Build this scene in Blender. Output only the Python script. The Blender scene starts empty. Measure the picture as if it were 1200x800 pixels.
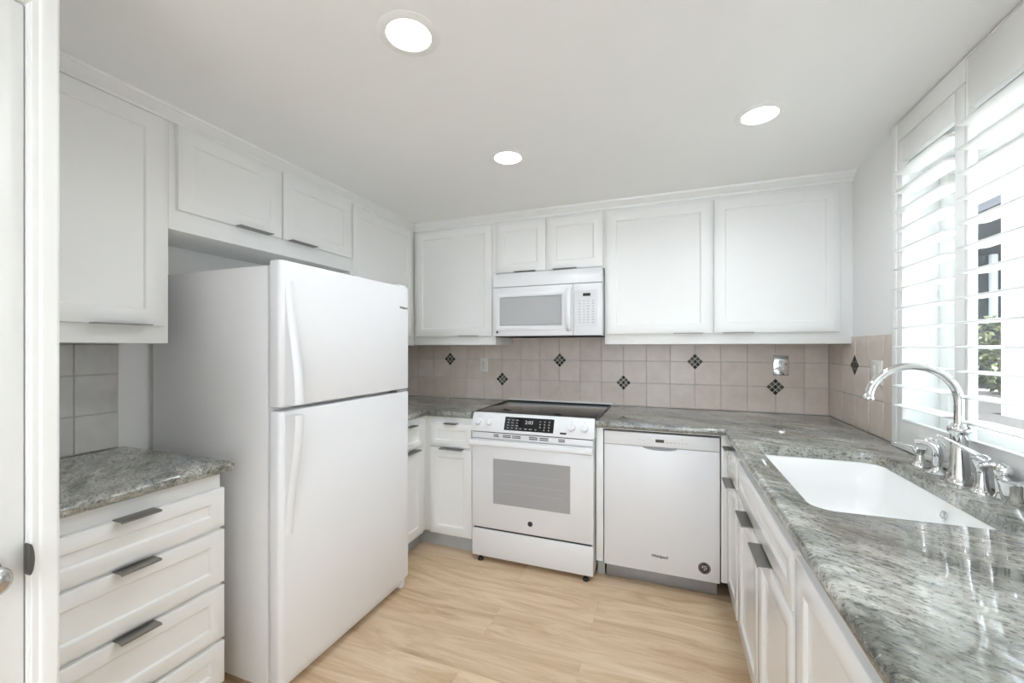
import bpy, bmesh, math, random
from mathutils import Vector, Matrix
from mathutils.geometry import tessellate_polygon

scene = bpy.context.scene
C = scene.collection
random.seed(7)

# ------------------------------------------------------------------ camera
cam_d = bpy.data.cameras.new('camera')
cam = bpy.data.objects.new('camera', cam_d)
C.objects.link(cam)
cam.location = (0, 0, 1.336)
cam.rotation_euler = (math.radians(90), 0, math.radians(20.775))
cam_d.sensor_width = 36.0
cam_d.lens = 487.4 / 1200 * 36
cam_d.shift_y = 7.05 / 1200
cam_d.clip_start = 0.02
scene.camera = cam

# ------------------------------------------------------------------ light and exposure
scene.view_settings.view_transform = 'Standard'
scene.view_settings.look = 'None'
scene.view_settings.gamma = 1.0
scene.view_settings.use_curve_mapping = False
scene.view_settings.exposure = 0.66
scene.cycles.max_bounces = 14
scene.cycles.diffuse_bounces = 9
scene.cycles.glossy_bounces = 6
scene.cycles.transmission_bounces = 8
scene.cycles.caustics_reflective = False
scene.cycles.caustics_refractive = False

W = bpy.data.worlds.new('world')
scene.world = W
W.use_nodes = True
wn = W.node_tree
wn.nodes['Background'].inputs['Color'].default_value = (0.78, 0.88, 1.0, 1)
wn.nodes['Background'].inputs['Strength'].default_value = 3.5

sun_d = bpy.data.lights.new('sun', 'SUN')
sun_d.energy = 17.0
sun_d.angle = math.radians(1.0)
sun_d.color = (0.93, 0.96, 1.0)
sun = bpy.data.objects.new('sun', sun_d)
C.objects.link(sun)
sun.location = (-3, -2, 6)
sun.rotation_euler = Vector((0.36, -0.05, -0.93)).to_track_quat('-Z', 'Y').to_euler()


def area(name, loc, direction, sx, sy, power, color=(1, 1, 1)):
    d = bpy.data.lights.new(name, 'AREA')
    d.shape = 'RECTANGLE'
    d.size, d.size_y = sx, sy
    d.energy = power
    d.color = color
    o = bpy.data.objects.new(name, d)
    C.objects.link(o)
    o.location = loc
    o.rotation_euler = Vector(direction).to_track_quat('-Z', 'Y').to_euler()
    return o


DOWNLIGHT_POWER = 2.3
ADDED_UPLIGHT_POWER = 24


# ------------------------------------------------------------------ materials
def mat(name, color, rough=0.5, metal=0.0, spec=0.5, coat=0.0, emit=None, estr=0.0, var=0.0, vscale=6.0, bump=0.0, bscale=80.0):
    m = bpy.data.materials.new(name)
    m.use_nodes = True
    nt = m.node_tree
    b = nt.nodes['Principled BSDF']
    b.inputs['Base Color'].default_value = (*color, 1)
    b.inputs['Roughness'].default_value = rough
    b.inputs['Metallic'].default_value = metal
    b.inputs['Specular IOR Level'].default_value = spec
    b.inputs['Coat Weight'].default_value = coat
    b.inputs['Coat Roughness'].default_value = 0.05
    if emit:
        b.inputs['Emission Color'].default_value = (*emit, 1)
        b.inputs['Emission Strength'].default_value = estr
    if var or bump:
        geo = nt.nodes.new('ShaderNodeNewGeometry')
        n = nt.nodes.new('ShaderNodeTexNoise')
        n.inputs['Scale'].default_value = vscale
        n.inputs['Detail'].default_value = 4
        nt.links.new(geo.outputs['Position'], n.inputs['Vector'])
        if var:
            mx = nt.nodes.new('ShaderNodeMix')
            mx.data_type = 'RGBA'
            mx.inputs[6].default_value = (*[max(0, c * (1 - var)) for c in color], 1)
            mx.inputs[7].default_value = (*[min(1, c * (1 + var)) for c in color], 1)
            nt.links.new(n.outputs['Fac'], mx.inputs[0])
            nt.links.new(mx.outputs[2], b.inputs['Base Color'])
        if bump:
            n2 = nt.nodes.new('ShaderNodeTexNoise')
            n2.inputs['Scale'].default_value = bscale
            n2.inputs['Detail'].default_value = 3
            nt.links.new(geo.outputs['Position'], n2.inputs['Vector'])
            bp = nt.nodes.new('ShaderNodeBump')
            bp.inputs['Strength'].default_value = bump
            bp.inputs['Distance'].default_value = 0.002
            nt.links.new(n2.outputs['Fac'], bp.inputs['Height'])
            nt.links.new(bp.outputs['Normal'], b.inputs['Normal'])
    return m


M = {}
M['paint'] = mat('cabinet_paint', (0.82, 0.82, 0.805), 0.38, var=0.012, bump=0.03, bscale=120)
M['gloss'] = mat('gloss_cabinet_paint', (0.79, 0.795, 0.795), 0.2, coat=0.15, var=0.012)
M['wall'] = mat('wall_paint', (0.82, 0.82, 0.81), 0.75, var=0.01, bump=0.10, bscale=160)
M['ceiling'] = mat('ceiling_paint', (0.85, 0.85, 0.845), 0.85, var=0.01, bump=0.08, bscale=140)
M['trim'] = mat('trim_paint', (0.80, 0.80, 0.78), 0.4, var=0.01)
M['appliance'] = mat('white_enamel', (0.745, 0.745, 0.755), 0.3, coat=0.12, var=0.008)
M['fridge'] = mat('textured_white_enamel', (0.80, 0.80, 0.81), 0.34, var=0.008, bump=0.05, bscale=420)
M['appliance_grey'] = mat('pale_grey_plastic', (0.66, 0.66, 0.67), 0.35, var=0.02)
M['window_grey'] = mat('grey_oven_glass', (0.36, 0.36, 0.365), 0.08, coat=0.2, var=0.03, vscale=3)
M['screen_grey'] = mat('grey_microwave_screen', (0.42, 0.42, 0.425), 0.2, var=0.02)
M['rack_grey'] = mat('oven_rack_behind_glass', (0.43, 0.43, 0.435), 0.2, var=0.02)
M['black_glass'] = mat('black_glass', (0.012, 0.012, 0.013), 0.05, spec=0.6, var=0.1)
M['black'] = mat('black_plastic', (0.015, 0.015, 0.016), 0.4, var=0.1)
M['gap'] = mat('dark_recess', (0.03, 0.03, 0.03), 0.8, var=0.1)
M['pull'] = mat('brushed_nickel_pull', (0.29, 0.28, 0.265), 0.42, metal=0.85, var=0.05, vscale=90)
M['chrome'] = mat('chrome', (0.74, 0.74, 0.74), 0.05, metal=1.0, var=0.01)
M['nickel'] = mat('satin_nickel', (0.62, 0.61, 0.59), 0.24, metal=1.0, var=0.03)
M['bronze'] = mat('dark_strike_metal', (0.16, 0.155, 0.15), 0.35, metal=0.9, var=0.05)
M['kick'] = mat('grey_toe_kick', (0.42, 0.43, 0.43), 0.55, var=0.12, vscale=9)
M['kick_metal'] = mat('galvanised_kick', (0.40, 0.41, 0.43), 0.42, metal=0.6, var=0.15, vscale=12)
M['ceramic'] = mat('sink_ceramic', (0.86, 0.86, 0.85), 0.12, coat=0.4, var=0.006)
M['plastic'] = mat('white_plastic', (0.83, 0.83, 0.81), 0.3, var=0.01)
M['plate_tan'] = mat('tan_plate', (0.74, 0.71, 0.67), 0.35, var=0.02)
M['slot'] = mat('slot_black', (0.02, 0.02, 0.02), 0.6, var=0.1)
M['legend'] = mat('grey_legend', (0.30, 0.30, 0.31), 0.5, var=0.05)
M['legend_white'] = mat('lit_legend', (0.5, 0.5, 0.5), 0.5, emit=(0.85, 0.92, 0.95), estr=0.25, var=0.02)
M['logo'] = mat('logo_grey', (0.10, 0.10, 0.105), 0.4, var=0.05)
M['sticker'] = mat('brown_sticker', (0.045, 0.03, 0.03), 0.45, var=0.1)
M['sticker_white'] = mat('sticker_white', (0.75, 0.7, 0.68), 0.45, var=0.02)
M['lamp'] = mat('lamp_lens', (0.9, 0.9, 0.9), 0.4, emit=(1.0, 0.99, 0.97), estr=7.0, var=0.01)
M['shutter'] = mat('shutter_paint', (0.80, 0.80, 0.785), 0.38, var=0.01)
M['stucco'] = mat('white_stucco', (0.82, 0.82, 0.80), 0.85, var=0.03, bump=0.3, bscale=60)
M['concrete'] = mat('concrete', (0.60, 0.595, 0.58), 0.85, var=0.15, vscale=3, bump=0.2, bscale=40)
M['pale_path'] = mat('pale_path', (0.16, 0.15, 0.135), 0.85, var=0.08)
M['dark_wall'] = mat('dark_house_siding', (0.042, 0.04, 0.044), 0.8, var=0.25, vscale=3)
M['bark'] = mat('bark', (0.10, 0.07, 0.05), 0.9, var=0.2, vscale=20)
M['soil'] = mat('brown_soil', (0.028, 0.022, 0.019), 0.9, var=0.3, vscale=5, bump=0.3, bscale=30)
M['leaf'] = mat('leaf', (0.06, 0.066, 0.022), 0.6, var=0.5, vscale=12)
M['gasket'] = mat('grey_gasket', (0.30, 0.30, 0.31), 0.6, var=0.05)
M['grout'] = mat('grout', (0.55, 0.53, 0.50), 0.9, var=0.05, vscale=20)
M['glass_dark'] = mat('mosaic_black', (0.022, 0.02, 0.017), 0.4, spec=0.25, var=0.3, vscale=60)
M['glass_olive'] = mat('mosaic_olive', (0.10, 0.092, 0.07), 0.4, spec=0.25, var=0.2, vscale=60)
M['grout_light'] = mat('mosaic_grout', (0.60, 0.57, 0.50), 0.85, var=0.05)


def glass():
    """thin flat pane: clear, with a weak mirror reflection that grows at grazing angles"""
    m = bpy.data.materials.new('window_glass')
    m.use_nodes = True
    nt = m.node_tree
    nt.nodes.remove(nt.nodes['Principled BSDF'])
    tr = nt.nodes.new('ShaderNodeBsdfTransparent')
    tr.inputs['Color'].default_value = (0.96, 0.98, 0.975, 1)
    gl = nt.nodes.new('ShaderNodeBsdfGlossy')
    gl.inputs['Roughness'].default_value = 0.0
    lw = nt.nodes.new('ShaderNodeLayerWeight')
    fr = nt.nodes.new('ShaderNodeMath')
    fr.operation = 'MULTIPLY_ADD'
    pw = nt.nodes.new('ShaderNodeMath')
    pw.operation = 'POWER'
    nt.links.new(lw.outputs['Facing'], pw.inputs[0])
    pw.inputs[1].default_value = 4.0
    nt.links.new(pw.outputs[0], fr.inputs[0])
    fr.inputs[1].default_value = 0.35
    fr.inputs[2].default_value = 0.03
    mx = nt.nodes.new('ShaderNodeMixShader')
    nt.links.new(fr.outputs[0], mx.inputs['Fac'])
    nt.links.new(tr.outputs['BSDF'], mx.inputs[1])
    nt.links.new(gl.outputs['BSDF'], mx.inputs[2])
    nt.links.new(mx.outputs['Shader'], nt.nodes['Material Output'].inputs['Surface'])
    return m


M['glass'] = glass()


def ramp(nt, stops):
    r = nt.nodes.new('ShaderNodeValToRGB')
    el = r.color_ramp.elements
    while len(el) < len(stops):
        el.new(0.5)
    for e, (p, c) in zip(el, stops):
        e.position = p
        e.color = (*c, 1)
    return r


def mixc(nt, a, b, fac, mode='MIX'):
    mx = nt.nodes.new('ShaderNodeMix')
    mx.data_type = 'RGBA'
    mx.blend_type = mode
    for sock, v in ((mx.inputs[6], a), (mx.inputs[7], b), (mx.inputs[0], fac)):
        if isinstance(v, (int, float)):
            sock.default_value = v
        elif isinstance(v, tuple):
            sock.default_value = (*v, 1)
        else:
            nt.links.new(v, sock)
    return mx.outputs[2]


def mapping(nt, scale=(1, 1, 1), rot=(0, 0, 0), loc=(0, 0, 0)):
    """world position, turned by rot, then stretched by scale and shifted"""
    g = nt.nodes.new('ShaderNodeNewGeometry')
    r = nt.nodes.new('ShaderNodeMapping')
    r.inputs['Rotation'].default_value = rot
    nt.links.new(g.outputs['Position'], r.inputs['Vector'])
    mp = nt.nodes.new('ShaderNodeMapping')
    mp.inputs['Scale'].default_value = scale
    mp.inputs['Location'].default_value = loc
    nt.links.new(r.outputs['Vector'], mp.inputs['Vector'])
    return mp.outputs['Vector']


def noise(nt, vec, scale, detail=4, rough=0.5, dist=0.0):
    n = nt.nodes.new('ShaderNodeTexNoise')
    n.inputs['Scale'].default_value = scale
    n.inputs['Detail'].default_value = detail
    n.inputs['Roughness'].default_value = rough
    n.inputs['Distortion'].default_value = dist
    nt.links.new(vec, n.inputs['Vector'])
    return n.outputs['Fac']


def granite():
    m = bpy.data.materials.new('green_grey_granite')
    m.use_nodes = True
    nt = m.node_tree
    b = nt.nodes['Principled BSDF']
    b.inputs['Roughness'].default_value = 0.05
    b.inputs['Specular IOR Level'].default_value = 0.85
    rz = math.radians(33)
    # broad cloudy bands, drawn out along the grain
    v = mapping(nt, (0.65, 1.35, 1.35), (0, 0, rz))
    base = ramp(nt, [(0.30, (0.13, 0.135, 0.118)), (0.43, (0.235, 0.235, 0.205)), (0.55, (0.36, 0.357, 0.325)), (0.70, (0.54, 0.535, 0.50))])
    nt.links.new(noise(nt, v, 3.4, 8, 0.6, 0.7), base.inputs['Fac'])
    blue = ramp(nt, [(0.52, (0, 0, 0)), (0.68, (0.8, 0.8, 0.8))])
    nt.links.new(noise(nt, mapping(nt, (0.6, 1.3, 1.3), (0, 0, rz), (3.1, 7.7, 0)), 3.0, 6, 0.6, 0.6), blue.inputs['Fac'])
    c = mixc(nt, base.outputs['Color'], (0.26, 0.285, 0.30), blue.outputs['Color'])
    tan = ramp(nt, [(0.56, (0, 0, 0)), (0.72, (0.6, 0.6, 0.6))])
    nt.links.new(noise(nt, mapping(nt, (0.7, 1.2, 1.2), (0, 0, rz), (9.2, 1.3, 0)), 3.8, 7, 0.65, 0.5), tan.inputs['Fac'])
    c = mixc(nt, c, (0.33, 0.27, 0.20), tan.outputs['Color'])
    # thin wavy streaks
    st = ramp(nt, [(0.34, (0.33, 0.35, 0.33)), (0.49, (0.95, 0.95, 0.94)), (0.66, (1.35, 1.34, 1.30))])
    nt.links.new(noise(nt, mapping(nt, (0.46, 1.6, 1.6), (0, 0, rz), (1.7, 4.4, 2)), 17, 7, 0.72, 1.0), st.inputs['Fac'])
    c = mixc(nt, c, st.outputs['Color'], 0.85, 'MULTIPLY')
    # crystals
    dk = ramp(nt, [(0.36, (0.18, 0.185, 0.18)), (0.48, (1, 1, 1))])
    nt.links.new(noise(nt, mapping(nt, (0.7, 1.15, 1.15), (0, 0, rz)), 115, 3, 0.7), dk.inputs['Fac'])
    c = mixc(nt, c, dk.outputs['Color'], 0.8, 'MULTIPLY')
    lt = ramp(nt, [(0.60, (0, 0, 0)), (0.72, (0.26, 0.25, 0.22))])
    nt.links.new(noise(nt, mapping(nt, (0.6, 1.3, 1.3), (0, 0, rz), (5, 2, 8)), 95, 3, 0.6), lt.inputs['Fac'])
    c = mixc(nt, c, lt.outputs['Color'], 0.9, 'ADD')
    nt.links.new(c, b.inputs['Base Color'])
    return m


M['granite'] = granite()


def oak():
    m = bpy.data.materials.new('light_oak_planks')
    m.use_nodes = True
    nt = m.node_tree
    b = nt.nodes['Principled BSDF']
    b.inputs['Roughness'].default_value = 0.42
    vec = mapping(nt, loc=(0.35, 0.06, 0))
    br = nt.nodes.new('ShaderNodeTexBrick')
    br.offset = 0.37
    br.inputs['Scale'].default_value = 1.0
    br.inputs['Brick Width'].default_value = 1.25
    br.inputs['Row Height'].default_value = 0.228
    br.inputs['Mortar Size'].default_value = 0.0009
    br.inputs['Mortar Smooth'].default_value = 0.3
    br.inputs['Bias'].default_value = 0.0
    br.inputs['Color1'].default_value = (0.0, 0.0, 0.0, 1)
    br.inputs['Color2'].default_value = (1.0, 1.0, 1.0, 1)
    br.inputs['Mortar'].default_value = (0.5, 0.5, 0.5, 1)
    nt.links.new(vec, br.inputs['Vector'])
    # per-plank shift of the grain
    sh = nt.nodes.new('ShaderNodeVectorMath')
    sh.operation = 'MULTIPLY_ADD'
    nt.links.new(br.outputs['Color'], sh.inputs[0])
    sh.inputs[1].default_value = (7.0, 3.0, 5.0)
    nt.links.new(vec, sh.inputs[2])
    mp = nt.nodes.new('ShaderNodeMapping')
    mp.inputs['Scale'].default_value = (0.75, 5.0, 1)
    nt.links.new(sh.outputs['Vector'], mp.inputs['Vector'])
    g1 = noise(nt, mp.outputs['Vector'], 2.2, 8, 0.66, 1.0)
    col = ramp(nt, [(0.27, (0.44, 0.285, 0.165)), (0.42, (0.60, 0.43, 0.27)), (0.56, (0.71, 0.545, 0.375)), (0.74, (0.77, 0.625, 0.46))])
    nt.links.new(g1, col.inputs['Fac'])
    mp2 = nt.nodes.new('ShaderNodeMapping')
    mp2.inputs['Scale'].default_value = (2.5, 60.0, 1)
    nt.links.new(sh.outputs['Vector'], mp2.inputs['Vector'])
    fine = ramp(nt, [(0.3, (0.86, 0.85, 0.83)), (0.6, (1, 1, 1))])
    nt.links.new(noise(nt, mp2.outputs['Vector'], 3.0, 5, 0.6, 0.2), fine.inputs['Fac'])
    c = mixc(nt, col.outputs['Color'], fine.outputs['Color'], 0.8, 'MULTIPLY')
    tint = ramp(nt, [(0.0, (0.93, 0.92, 0.91)), (1.0, (1.04, 1.03, 1.02))])
    nt.links.new(br.outputs['Color'], tint.inputs['Fac'])
    c = mixc(nt, c, tint.outputs['Color'], 0.9, 'MULTIPLY')
    kn = ramp(nt, [(0.70, (1, 1, 1)), (0.80, (0.62, 0.55, 0.48))])
    mp3 = nt.nodes.new('ShaderNodeMapping')
    mp3.inputs['Scale'].default_value = (1.6, 6.0, 1)
    nt.links.new(sh.outputs['Vector'], mp3.inputs['Vector'])
    nt.links.new(noise(nt, mp3.outputs['Vector'], 2.1, 3, 0.5, 0.6), kn.inputs['Fac'])
    c = mixc(nt, c, kn.outputs['Color'], 0.6, 'MULTIPLY')
    seam = ramp(nt, [(0.0, (1, 1, 1)), (1.0, (0.86, 0.82, 0.78))])
    nt.links.new(br.outputs['Fac'], seam.inputs['Fac'])
    c = mixc(nt, c, seam.outputs['Color'], 1.0, 'MULTIPLY')
    nt.links.new(c, b.inputs['Base Color'])
    return m


M['oak'] = oak()


def tile_mat(name, ca, cb, cc):
    m = bpy.data.materials.new(name)
    m.use_nodes = True
    nt = m.node_tree
    b = nt.nodes['Principled BSDF']
    b.inputs['Roughness'].default_value = 0.3
    g = nt.nodes.new('ShaderNodeNewGeometry')
    r = ramp(nt, [(0.0, ca), (0.5, cb), (1.0, cc)])
    nt.links.new(g.outputs['Random Per Island'], r.inputs['Fac'])
    mot = ramp(nt, [(0.3, (0.93, 0.925, 0.92)), (0.7, (1.05, 1.05, 1.05))])
    nt.links.new(noise(nt, g.outputs['Position'], 14, 5, 0.6), mot.inputs['Fac'])
    c = mixc(nt, r.outputs['Color'], mot.outputs['Color'], 1.0, 'MULTIPLY')
    nt.links.new(c, b.inputs['Base Color'])
    bp = nt.nodes.new('ShaderNodeBump')
    bp.inputs['Strength'].default_value = 0.12
    bp.inputs['Distance'].default_value = 0.004
    nt.links.new(noise(nt, g.outputs['Position'], 22, 3, 0.5), bp.inputs['Height'])
    nt.links.new(bp.outputs['Normal'], b.inputs['Normal'])
    return m


M['tile'] = tile_mat('beige_tile', (0.63, 0.54, 0.475), (0.66, 0.57, 0.505), (0.68, 0.60, 0.54))
M['tile_grey'] = tile_mat('grey_tile', (0.60, 0.585, 0.57), (0.63, 0.615, 0.60), (0.65, 0.635, 0.62))


# ------------------------------------------------------------------ mesh helpers (all shapes are given in world metres)
def root_loc(o):
    while o is not None and o.parent is not None:
        o = o.parent
    return Vector(o.location) if o is not None else Vector((0, 0, 0))


def obj(name, bm, material, parent=None, origin=None, smooth=38):
    """link a bmesh as ONE mesh object; parts keep the thing's base as their origin"""
    off = root_loc(parent) if parent is not None else (Vector(origin) if origin else Vector((0, 0, 0)))
    bmesh.ops.recalc_face_normals(bm, faces=bm.faces)
    bmesh.ops.translate(bm, verts=bm.verts, vec=-off)
    me = bpy.data.meshes.new(name)
    bm.to_mesh(me)
    bm.free()
    me.materials.append(M[material])
    if smooth:
        me.polygons.foreach_set('use_smooth', [True] * len(me.polygons))
        me.set_sharp_from_angle(angle=math.radians(smooth))
    o = bpy.data.objects.new(name, me)
    C.objects.link(o)
    if parent is not None:
        o.parent = parent
    else:
        o.location = off
    return o


def tag(o, label, cat, group=None):
    o['label'] = label
    o['category'] = cat
    if group:
        o['group'] = group
    return o


def thing(name, label, cat, loc, group=None):
    o = bpy.data.objects.new(name, None)
    o.empty_display_size = 0.1
    C.objects.link(o)
    o.location = loc
    return tag(o, label, cat, group)


def struct(o):
    o['kind'] = 'structure'
    return o


def B():
    return bmesh.new()


def box(bm, lo, hi, bev=0.0, seg=2):
    x0, y0, z0 = [min(a, b) for a, b in zip(lo, hi)]
    x1, y1, z1 = [max(a, b) for a, b in zip(lo, hi)]
    v = [bm.verts.new(p) for p in ((x0, y0, z0), (x1, y0, z0), (x1, y1, z0), (x0, y1, z0), (x0, y0, z1), (x1, y0, z1), (x1, y1, z1), (x0, y1, z1))]
    f = [bm.faces.new([v[i] for i in q]) for q in ((0, 3, 2, 1), (4, 5, 6, 7), (0, 1, 5, 4), (1, 2, 6, 5), (2, 3, 7, 6), (3, 0, 4, 7))]
    if bev > 0:
        es = list({e for q in f for e in q.edges})
        bmesh.ops.bevel(bm, geom=es, offset=bev, segments=seg, affect='EDGES', profile=0.5)
    return bm


def cbox(lo, hi, bev=0.0, seg=2):
    return box(B(), lo, hi, bev, seg)


def prism(bm, pts, d, cap=True):
    """extrude a closed 3-D outline by vector d"""
    d = Vector(d)
    a = [bm.verts.new(p) for p in pts]
    b = [bm.verts.new(Vector(p) + d) for p in pts]
    n = len(pts)
    for i in range(n):
        bm.faces.new((a[i], a[(i + 1) % n], b[(i + 1) % n], b[i]))
    if cap:
        bm.faces.new(a[::-1])
        bm.faces.new(b)
    return bm


def rings(bm, loops, closed_first=True, closed_last=True, wrap=True):
    vs = [[bm.verts.new(p) for p in L] for L in loops]
    n = len(loops[0])
    for a, b in zip(vs, vs[1:]):
        for i in range(n if wrap else n - 1):
            j = (i + 1) % n
            bm.faces.new((a[i], a[j], b[j], b[i]))
    if closed_first:
        bm.faces.new(vs[0][::-1])
    if closed_last:
        bm.faces.new(vs[-1])
    return bm


def frame_of(axis):
    a = Vector(axis).normalized()
    up = Vector((0, 0, 1)) if abs(a.z) < 0.9 else Vector((1, 0, 0))
    u = a.cross(up).normalized()
    return a, u, a.cross(u).normalized()


def lathe(bm, base, prof, axis=(0, 0, 1), n=28):
    """prof: list of (radius, height along the axis)"""
    a, u, w = frame_of(axis)
    base = Vector(base)
    loops = []
    for r, h in prof:
        r = max(r, 0.0004)
        loops.append([base + a * h + (u * math.cos(t) + w * math.sin(t)) * r for t in [2 * math.pi * k / n for k in range(n)]])
    return rings(bm, loops)


def tube(bm, path, rad, n=16, flat=1.0):
    P = [Vector(p) for p in path]
    if not isinstance(rad, (list, tuple)):
        rad = [rad] * len(P)
    T = []
    for i in range(len(P)):
        T.append((P[min(i + 1, len(P) - 1)] - P[max(i - 1, 0)]).normalized())
    u = frame_of(T[0])[1]
    loops = []
    for i, (p, t) in enumerate(zip(P, T)):
        u = (u - t * u.dot(t)).normalized()
        w = t.cross(u)
        loops.append([p + (u * math.cos(a) + w * flat * math.sin(a)) * rad[i] for a in [2 * math.pi * k / n for k in range(n)]])
    return rings(bm, loops)


def bez(p0, p1, p2, p3, n):
    p0, p1, p2, p3 = map(Vector, (p0, p1, p2, p3))
    return [p0 * (1 - t) ** 3 + p1 * 3 * t * (1 - t) ** 2 + p2 * 3 * t * t * (1 - t) + p3 * t ** 3 for t in [k / n for k in range(n + 1)]]


def panel_front(o, U, V, N, w, h, t=0.02, stile=0.057, rec=0.009, soft=0.0025):
    """recessed-panel door or drawer front: o = back corner, U/V in the plane, N outwards"""
    o, U, V, N = Vector(o), Vector(U), Vector(V), Vector(N)
    bm = B()

    def L(ins, d):
        return [o + U * a + V * b + N * d for a, b in ((ins, ins), (w - ins, ins), (w - ins, h - ins), (ins, h - ins))]
    rings(bm, [L(0, 0), L(0, t - soft), L(soft * 0.4, t - soft * 0.4), L(soft, t), L(stile, t), L(stile + 0.003, t - 0.002),
               L(stile + 0.007, t - rec), L(stile + 0.009, t - rec)])
    return bm


def plain_front(o, U, V, N, w, h, t=0.02, soft=0.0025):
    o, U, V, N = Vector(o), Vector(U), Vector(V), Vector(N)
    bm = B()

    def L(ins, d):
        return [o + U * a + V * b + N * d for a, b in ((ins, ins), (w - ins, ins), (w - ins, h - ins), (ins, h - ins))]
    return rings(bm, [L(0, 0), L(0, t - soft), L(soft * 0.4, t - soft * 0.4), L(soft, t)])


def tab_pull(c, U, N, ln, out=0.030, up=1, th=0.003, grip=0.006):
    """edge pull: a bent metal tab; c = middle of its root on the front's edge, U along it, N outwards, up=+1 top edge / -1 bottom edge"""
    c, U, N = Vector(c), Vector(U), Vector(N)
    Z = Vector((0, 0, 1))
    s = -up
    prof = [(-0.012, 0.0), (out - 0.002, 0.0), (out, 0.001 * s), (out, grip * s), (out - 0.0025, grip * s), (out - 0.0025, th * s), (0.0005, th * s), (-0.012, th * s)]
    bm = B()
    pts = [c - U * ln / 2 + N * a + Z * b for a, b in prof]
    prism(bm, pts, U * ln)
    return bm


def disc(bm, c, axis, r, th=0.0006, n=28):
    return lathe(bm, c, [(r, 0), (r, th)], axis, n)


def rounded_rect(x0, x1, y0, y1, r, n=6):
    """CCW; r is one radius or four (x0y0, x1y0, x1y1, x0y1)"""
    r = [r] * 4 if not isinstance(r, (list, tuple)) else r
    cs = [(x0 + r[0], y0 + r[0], math.pi), (x1 - r[1], y0 + r[1], 1.5 * math.pi), (x1 - r[2], y1 - r[2], 0), (x0 + r[3], y1 - r[3], 0.5 * math.pi)]
    out = []
    for (cx, cy, a0), rr in zip(cs, r):
        for k in range(n + 1):
            a = a0 + k / n * math.pi / 2
            out.append((cx + rr * math.cos(a), cy + rr * math.sin(a)))
    return out


def inset_poly(pts, offs):
    """move each edge i (pts[i] to pts[i+1]) of a CCW polygon inwards by offs[i]"""
    n = len(pts)
    lines = []
    for i in range(n):
        a, b = Vector(pts[i]), Vector(pts[(i + 1) % n])
        d = (b - a).normalized()
        nrm = Vector((-d.y, d.x))
        lines.append((a + nrm * offs[i], d))
    out = []
    for i in range(n):
        (p, d), (q, e) = lines[i - 1], lines[i]
        den = d.x * e.y - d.y * e.x
        if abs(den) < 1e-9:
            out.append((q.x, q.y))
            continue
        t = ((q.x - p.x) * e.y - (q.y - p.y) * e.x) / den
        r = p + d * t
        out.append((r.x, r.y))
    return out


def slab(outer, nosed, hole, z0, z1, r=0.017):
    """stone worktop: outer CCW outline with a rounded nose on edges flagged in nosed, optional hole"""
    bm = B()
    prof = []
    for k in range(6):
        a = k / 5 * math.pi / 2
        prof.append((r * (1 - math.sin(a)), z0 + r * (1 - math.cos(a))))
    prof += [(r * (1 - math.cos(k / 5 * math.pi / 2)), z1 - r + r * math.sin(k / 5 * math.pi / 2)) for k in range(6)]
    loops = []
    for o, z in prof:
        loops.append([(x, y, z) for x, y in inset_poly(outer, [o * f for f in nosed])])
    rings(bm, loops, False, False)
    hr = 0.004
    hl = None
    if hole:
        n = len(hole)
        hl = [[(x, y, z) for x, y in inset_poly(hole, [-o] * n)] for o, z in ((hr, z1), (hr * 0.3, z1 - hr * 0.3), (0, z1 - hr), (0, z0))]
        rings(bm, hl, False, False)
    for ring, hring in ((loops[-1], hl[0] if hl else None), (loops[0], hl[-1] if hl else None)):
        polys = [[Vector(p) for p in ring]] + ([[Vector(p) for p in hring]] if hring else [])
        flat = [p for q in polys for p in q]
        vs = [bm.verts.new(p) for p in flat]
        for t in tessellate_polygon(polys):
            try:
                bm.faces.new([vs[i] for i in t])
            except ValueError:
                pass
    bmesh.ops.remove_doubles(bm, verts=bm.verts, dist=0.00005)
    return bm


def text_mesh(bm, s, c, U, V, size, th=0.0006, extra=0.0):
    """raised lettering: s centred on c, reading along U with V up"""
    cu = bpy.data.curves.new('lettering', 'FONT')
    cu.body = s
    cu.size = size
    cu.align_x = 'CENTER'
    cu.align_y = 'CENTER'
    cu.resolution_u = 3
    cu.offset = extra
    cu.extrude = th / 2
    o = bpy.data.objects.new('lettering', cu)
    C.objects.link(o)
    me = bpy.data.meshes.new_from_object(o.evaluated_get(bpy.context.evaluated_depsgraph_get()))
    U, V = Vector(U), Vector(V)
    N = U.cross(V)
    mtx = Matrix.Translation(Vector(c)) @ Matrix((U, V, N)).transposed().to_4x4()
    me.transform(mtx)
    bm.from_mesh(me)
    bpy.data.meshes.remove(me)
    bpy.data.objects.remove(o)
    bpy.data.curves.remove(cu)
    return bm


X, Y, Z = Vector((1, 0, 0)), Vector((0, 1, 0)), Vector((0, 0, 1))

# ------------------------------------------------------------------ room
XL, XR, YB, YN, ZC = -2.17, 0.922, 3.088, -2.6, 2.275   # wall faces and ceiling
XD, YD = -1.22, 0.482                                    # wall with the door; where it ends
TH = 0.17

struct(obj('floor', cbox((XL - TH, YN - TH, -0.1), (XR + TH, YB + TH, 0)), 'oak', smooth=0))
struct(obj('ceiling', cbox((XL - TH, YN - TH, ZC), (XR + TH, YB + TH, ZC + 0.12)), 'ceiling', smooth=0))
struct(obj('wall_back', cbox((XL - TH, YB, 0), (XR + TH, YB + TH, ZC)), 'wall', smooth=0))
struct(obj('wall_left', cbox((XL - TH, YD - 0.11, 0), (XL, YB, ZC)), 'wall', smooth=0))

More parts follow.
